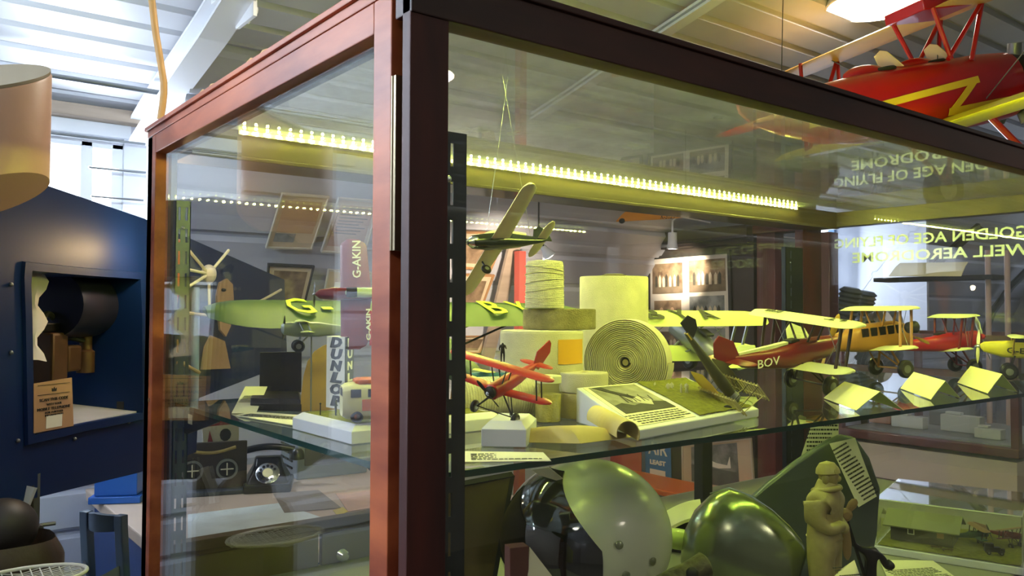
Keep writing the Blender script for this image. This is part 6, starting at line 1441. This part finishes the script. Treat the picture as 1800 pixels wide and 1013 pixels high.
b = MB(); P = [at(x, y, 'Z', zD+.004) for x, y in ((585, 898), (603, 892), (612, 900), (594, 908))]; b.prism(P, (0, 0, .001)); o = b.build('paper_sheet', mat('yellow_violet', sr(206, 190, 70), .7), loc=P[0]); tag(o, 'small yellow slip of paper at the bench front edge', 'paper')
# bakelite telephone
pt = at(480, 862, 'Z', zD); ph = empty('rotary_telephone', 'black bakelite telephone with a pale rotary dial on the bench', 'telephone', M=basis((pt.x, pt.y+.05, zD+.001), (_f*-.95+_r*.25), (0, 0, 1)))
b = MB(); b.rings([[(x*.5, y, z) for x, y in ((.20, -.085), (.20, .085), (-.18, .095), (-.18, -.095))] for z in (0, .03)]); b.build('base', BLACK, ph, bevel=.008)
b = MB(); b.rings([[(.085, -.075, .03), (.085, .075, .03), (-.08, .085, .03), (-.08, -.085, .03)], [(.03, -.05, .085), (.03, .05, .085), (-.05, .055, .085), (-.05, -.055, .085)], [(.0, -.045, .115), (.0, .045, .115), (-.045, .05, .115), (-.045, -.05, .115)]]); b.build('body', BLACK, ph, bevel=.008)
dn = Vector((.70, 0, .62)); dc = Vector((.066, 0, .066))
d_ = MB().lathe([(0, 0), (.042, 0), (.043, .005), (.038, .008), (0, .008)], dc, dn, 36).build('dial', CHROME, ph)
MB().lathe([(0, .008), (.019, .008), (.018, .011), (0, .011)], dc, dn, 24).build('dial_centre', CREAM, d_)
qd = dn.normalized().to_track_quat('Z', 'Y').to_matrix()
for i in range(10): a_ = math.radians(30+30*i); MB().lathe([(0, .0078), (.0052, .0078), (.0052, .009), (0, .009)], dc+qd @ Vector((.029*math.cos(a_), .029*math.sin(a_), 0)), dn, 12).build('finger_hole', BLACK, d_)
b = MB(); b.tube([(-.02, y, .135+.016*math.cos(y/.1*PI/2)) for y in [-.095+.19*i/14 for i in range(15)]], .013, 12); b.build('handset', BLACK, ph)
for s in (-1, 1): MB().lathe([(.022, 0), (.030, .004), (.026, .03), (.015, .042), (0, .042)], (-.01, s*.105, .100), (0, 0, 1), 20).build('handset_cup', BLACK, ph)
MB().tube([(-.08+.02*i, -.12-.015*math.sin(i*1.2), .006) for i in range(-2, 6)], .004, 8).build('cord', mat('brown_cord', sr(90, 70, 54), .8), ph)
# radio receiver
pr_ = at(590, 842, 'Z', zD); rd = empty('radio_receiver', 'grey metal radio set with louvres and a round knob right of the telephone', 'radio', M=basis((pr_.x+.02, pr_.y+.15, zD+.001), (-_f*.75+_r*.5), (0, 0, 1)))
RG = mat('grey_blue_enamel', sr(120, 130, 142), .45)
MB().box((0, 0, .10), (.20, .30, .20)).build('case', RG, rd, bevel=.008)
MB().box((.101, .0, .115), (.006, .24, .12)).build('front_panel', mat('dark_panel', sr(84, 84, 82), .5), rd, bevel=.002)
MB().lathe([(0, 0), (.024, 0), (.024, .006), (.016, .010), (.014, .022), (0, .022)], (.104, -.04, .12), (1, 0, 0), 24).build('knob', CHROME, rd)
MB().lathe([(0, 0), (.010, 0), (.010, .012), (0, .012)], (.104, .045, .12), (1, 0, 0), 16).build('small_knob', CHROME, rd)
for i in range(5):
    for j in range(3): MB().box((-.07+.05*j, -.152, .04+.028*i), (.036, .006, .008)).build('louvre', BLACKM, rd)
# framed instrument plaque, left of the telephone
pp = at(420, 858, 'Z', zD); ip = empty('instrument_plaque', 'dark plaque with two round instruments and a small star left of the telephone', 'plaque', M=basis((at(368, 868, 'Z', zD).x, at(368, 868, 'Z', zD).y, zD+.001), (-_f*.9+_r*.35), (0, 0, 1)))
MB().box((0, 0, .008), (.10, .30, .016)).build('base', mat('slate_blue', sr(64, 74, 94), .4), ip, bevel=.004)
MB().box((-.01, 0, .10), (.016, .26, .17)).build('board', mat('dark_brown_board', sr(46, 38, 34), .5), ip, bevel=.003)
for y in (-.06, .06):
    MB().lathe([(.030, 0), (.038, 0), (.038, .010), (.030, .010)], (-.002, y, .085), (1, 0, 0), 28, cap=False).build('instrument_ring', GREYM, ip)
    MB().lathe([(0, 0), (.030, 0), (.030, .003), (0, .003)], (-.002, y, .085), (1, 0, 0), 24).build('dial_face', BLACKM, ip)
    MB().box((.003, y, .085), (.002, .045, .004)).box((.003, y, .085), (.002, .004, .045)).build('pointer', PAPER, ip)
b = MB(); b.tube([(.0, -.09+.018*i, .165-.018*math.sin(PI*i/10)) for i in range(11)], .006, 8); b.build('garland', mat('ochre_ribbon', sr(150, 130, 70), .5), ip)
# red and white certificate above it
q_ = [at(x, y, 'Y', 2.45) for x, y in ((358, 792), (420, 782), (420, 722), (354, 726))]
ce = empty('certificate', 'red headed certificate with a dark crest standing behind the plaque', 'poster', q_[0]); l0 = q_[0].copy(); L = lambda u, v: (q_[0].lerp(q_[1], u).lerp(q_[3].lerp(q_[2], u), v)-l0)
b = MB(); b.prism([L(0, 0), L(1, 0), L(1, 1), L(0, 1)], (0, .006, 0)); b.build('sheet', mat('dull_white', sr(186, 180, 176), .8), ce)
b = MB(); b.prism([L(0, .62)+Vector((0, -.001, 0)), L(1, .62)+Vector((0, -.001, 0)), L(1, 1)+Vector((0, -.001, 0)), L(0, 1)+Vector((0, -.001, 0))], (0, .0008, 0)); b.build('red_band', mat('crimson', sr(130, 34, 50), .7), ce)
b = MB(); b.prism([L(.62+.16*math.cos(a_), .34+.18*math.sin(a_))+Vector((0, -.001, 0)) for a_ in [2*PI*i/10 for i in range(10)]], (0, .0008, 0)); b.build('crest', INK, ce)
b = MB(); b.prism([L(.08, .05)+Vector((0, -.001, 0)), L(.30, .05)+Vector((0, -.001, 0)), L(.19, .5)+Vector((0, -.001, 0))], (0, .0008, 0)); b.build('red_emblem', mat('crimson', sr(130, 34, 50), .7), ce)
MB().prism([Vector((0, .006, 0)), q_[1]-l0+Vector((0, .006, 0)), q_[1]-l0+Vector((0, .02, zD-q_[1].z)), Vector((0, .02, zD-l0.z))], (0, .004, 0)).build('prop_board', DKW, ce)
# blue box at the left end of the bench
bb = at(215, 888, 'Z', zD); o = empty('blue_box', 'bright blue box with a stepped foot on the left end of the bench', 'box', (bb.x+.02, bb.y+.10, zD+.001), rz=-.5)
BLU = mat('bright_blue', sr(38, 92, 178), .4)
MB().box((0, 0, .012), (.17, .17, .024)).build('foot', BLU, o, bevel=.003); MB().box((0, 0, .09), (.14, .14, .13)).build('box_body', BLU, o, bevel=.003)

# ================================================================== LOWER LEFT
# folding chair of slate blue plastic
CHB = mat('slate_plastic', sr(84, 104, 128), .4)
Dc = 2.30; pc = atd(195, 960, Dc)
ch = empty('stacking_chair', 'slate blue plastic chair with a curved back slat in front of the blue bench', 'chair', M=basis((pc.x, pc.y, 0), (-_r*.35-_f*.9), (0, 0, 1)))
zt_ = atd(190, 898, Dc).z
hwc = .068/ (F_PX/1000) ; hw_ = 40/F_PX*Dc
for s in (-1, 1):
    b = MB(); b.rings([[(x+dx, s*hw_+dy, z) for dx, dy in ((-.012, -.014), (.012, -.014), (.012, .014), (-.012, .014))] for x, z in ((-.10, 0), (-.03, .45), (0, zt_-.03), (.0, zt_))]); b.build('back_post', CHB, ch, bevel=.003)
    b = MB(); b.cyl((.36, s*hw_, 0), (.33, s*hw_, .44), .014, n=12); b.build('front_leg', CHB, ch)
b = MB(); b.rings([[(.0+.035*math.cos(PI*(i/12-.5))*1.0-.02+dx, -hw_+2*hw_*i/12, z) for dx, z in ((0, zt_-.045), (.014, zt_-.045), (.014, zt_+.005-.01*abs(i-6)/6), (0, zt_+.005-.01*abs(i-6)/6))] for i in range(13)]); b.build('top_rail', CHB, ch)
for dz in (.15, .20):
    b = MB(); b.rings([[(.045*math.sin(PI*i/12)+dx, -hw_+2*hw_*i/12, zt_-dz+z-.03*math.sin(PI*i/12)) for dx, z in ((0, -.014), (.012, -.014), (.012, .014), (0, .014))] for i in range(13)]); b.build('back_slat', mat('pale_slate_plastic', sr(140, 150, 164), .4), ch)
b = MB(); b.rings([[(x, y, z) for x, y in ((.0, -hw_), (.36, -hw_), (.36, hw_), (0, hw_))] for z in (.44, .465)]); b.build('seat', CHB, ch, bevel=.006)
# steel stand below the nose
A = atd(52, 880, 1.62); 
stn = empty('steel_stand', 'galvanised steel angle stand under the navy nose at lower left', 'stand', (A.x, A.y, 0))
zt_ = A.z+.05
MB().box((0, 0, zt_/2), (.035, .004, zt_)).box((-.0155, .016, zt_/2), (.004, .035, zt_)).build('upright', mat('galvanised', sr(130, 132, 134), .45, .6, var=.2), stn)
MB().tube([(.0, -.02, zt_-.02), (-.06, -.04, zt_-.18), (-.09, -.06, zt_-.30)], .012, 4).build('brace', mat('galvanised_light', sr(190, 196, 206), .4, .5), stn)
MB().cyl((.016, -.005, zt_-.10), (.016, -.03, zt_-.10), .005, n=8).cyl((0.01, -.005, zt_-.10), (.045, -.005, zt_-.10), .004, n=8).build('bolt', GREYM, stn)
MB().cyl((0, -.01, zt_-.02), (0, -.01, zt_-.2), .006, n=8).build('rod', BLACKM, stn)
MB().box((0, 0, .01), (.08, .08, .02)).build('foot_plate', GREYM, stn)
# brown leather item and white mesh tray
LE = mat('brown_leather', sr(58, 42, 32), .45, bump=.2, var=.3)
A = atd(2, 960, 1.5); ls = empty('leather_seat', 'dark brown leather seat shell at the lower left corner', 'seat', (A.x, A.y, A.z-.12))
b = MB(); b.rings([supr_ for supr_ in [[(x*.10, y*.085, z) for x, y in supr(1, 1, 20, .7)] for z in (-.06, 0, .10)]]+[[(x*.085, y*.07, .13) for x, y in supr(1, 1, 20, .7)], [(x*.07, y*.055, .10) for x, y in supr(1, 1, 20, .7)]]); b.build('seat_shell', LE, ls)
MB().ell((-.0, 0, .15), (.06, .05, .055), 20, 12).build('seat_cushion', mat('dark_cushion', sr(36, 32, 36), .5), ls)
MB().cyl((0, 0, -.06), (0, 0, -(A.z-.12)), .03, n=14).build('pedestal', BLACKM, ls)
A = atd(45, 1012, 1.35); mt = empty('wire_tray', 'white wire mesh tray at the bottom left edge', 'tray', (A.x, A.y, A.z-.012)); WM = mat('white_wire', sr(216, 216, 214), .4)
b = MB(); hw_ = .075
b.tube([(hw_*1.2*math.cos(a_), hw_*.8*math.sin(a_), .008) for a_ in [2*PI*i/32 for i in range(33)]], .0032, 8); b.build('rim', WM, mt)
b = MB()
for i in range(13):
    u = -1+2*(i+.5)/13; h_ = math.sqrt(1-u*u); b.tube([(hw_*1.2*u, -hw_*.8*h_, .006), (hw_*1.2*u, 0, 0), (hw_*1.2*u, hw_*.8*h_, .006)], .0010, 5); b.tube([(-hw_*1.2*h_, hw_*.8*u, .006), (0, hw_*.8*u, 0), (hw_*1.2*h_, hw_*.8*u, .006)], .0010, 5)
b.build('wire_mesh', WM, mt)
MB().cyl((0, 0, -.002), (0, 0, -(A.z-.012)), .02, n=12).build('stem', BLACKM, mt)
# cables and bits on top of the case
CB = mat('tan_cable', sr(206, 158, 92), .45)
o = MB().tube([at(x, y, 'Y', 1.5) for x, y in ((262, -60), (267, 0), (274, 60), (280, 95), (284, 120), (288, 145), (288, 165), (286, 185), (282, 210))], .0085, 10).build('hanging_cable', CB); tag(o, 'thick tan cable hanging down before the white slanting beam', 'cable')
o = empty('red_toy_propeller', 'tiny red toy part lying on top of the case left rail', 'toy part', (.02, .72, 1.944))
MB().ell((0, 0, .008), (.008, .018, .006), 16, 10).build('red_body', RED, o); MB().ell((0, .018, .009), (.005, .006, .005), 12, 8).build('white_tip', PAPER, o)
for i, (y0, y1) in enumerate(((.60, .71), (.38, .50))):
    o = MB().tube([(.012, y0+(y1-y0)*j/8, 1.947+.006*math.sin(j*.9)**2) for j in range(9)], [.004]+[.005]*7+[.003], 6).build('wood_offcut', mat('raw_wood_strip', sr(206, 160, 104), .7)); tag(o, ['curved raw wood strip on the case top next to the red toy part', 'short raw wood strip on the case top nearer the corner'][i], 'wood strip', 'raw wood strips on the case')
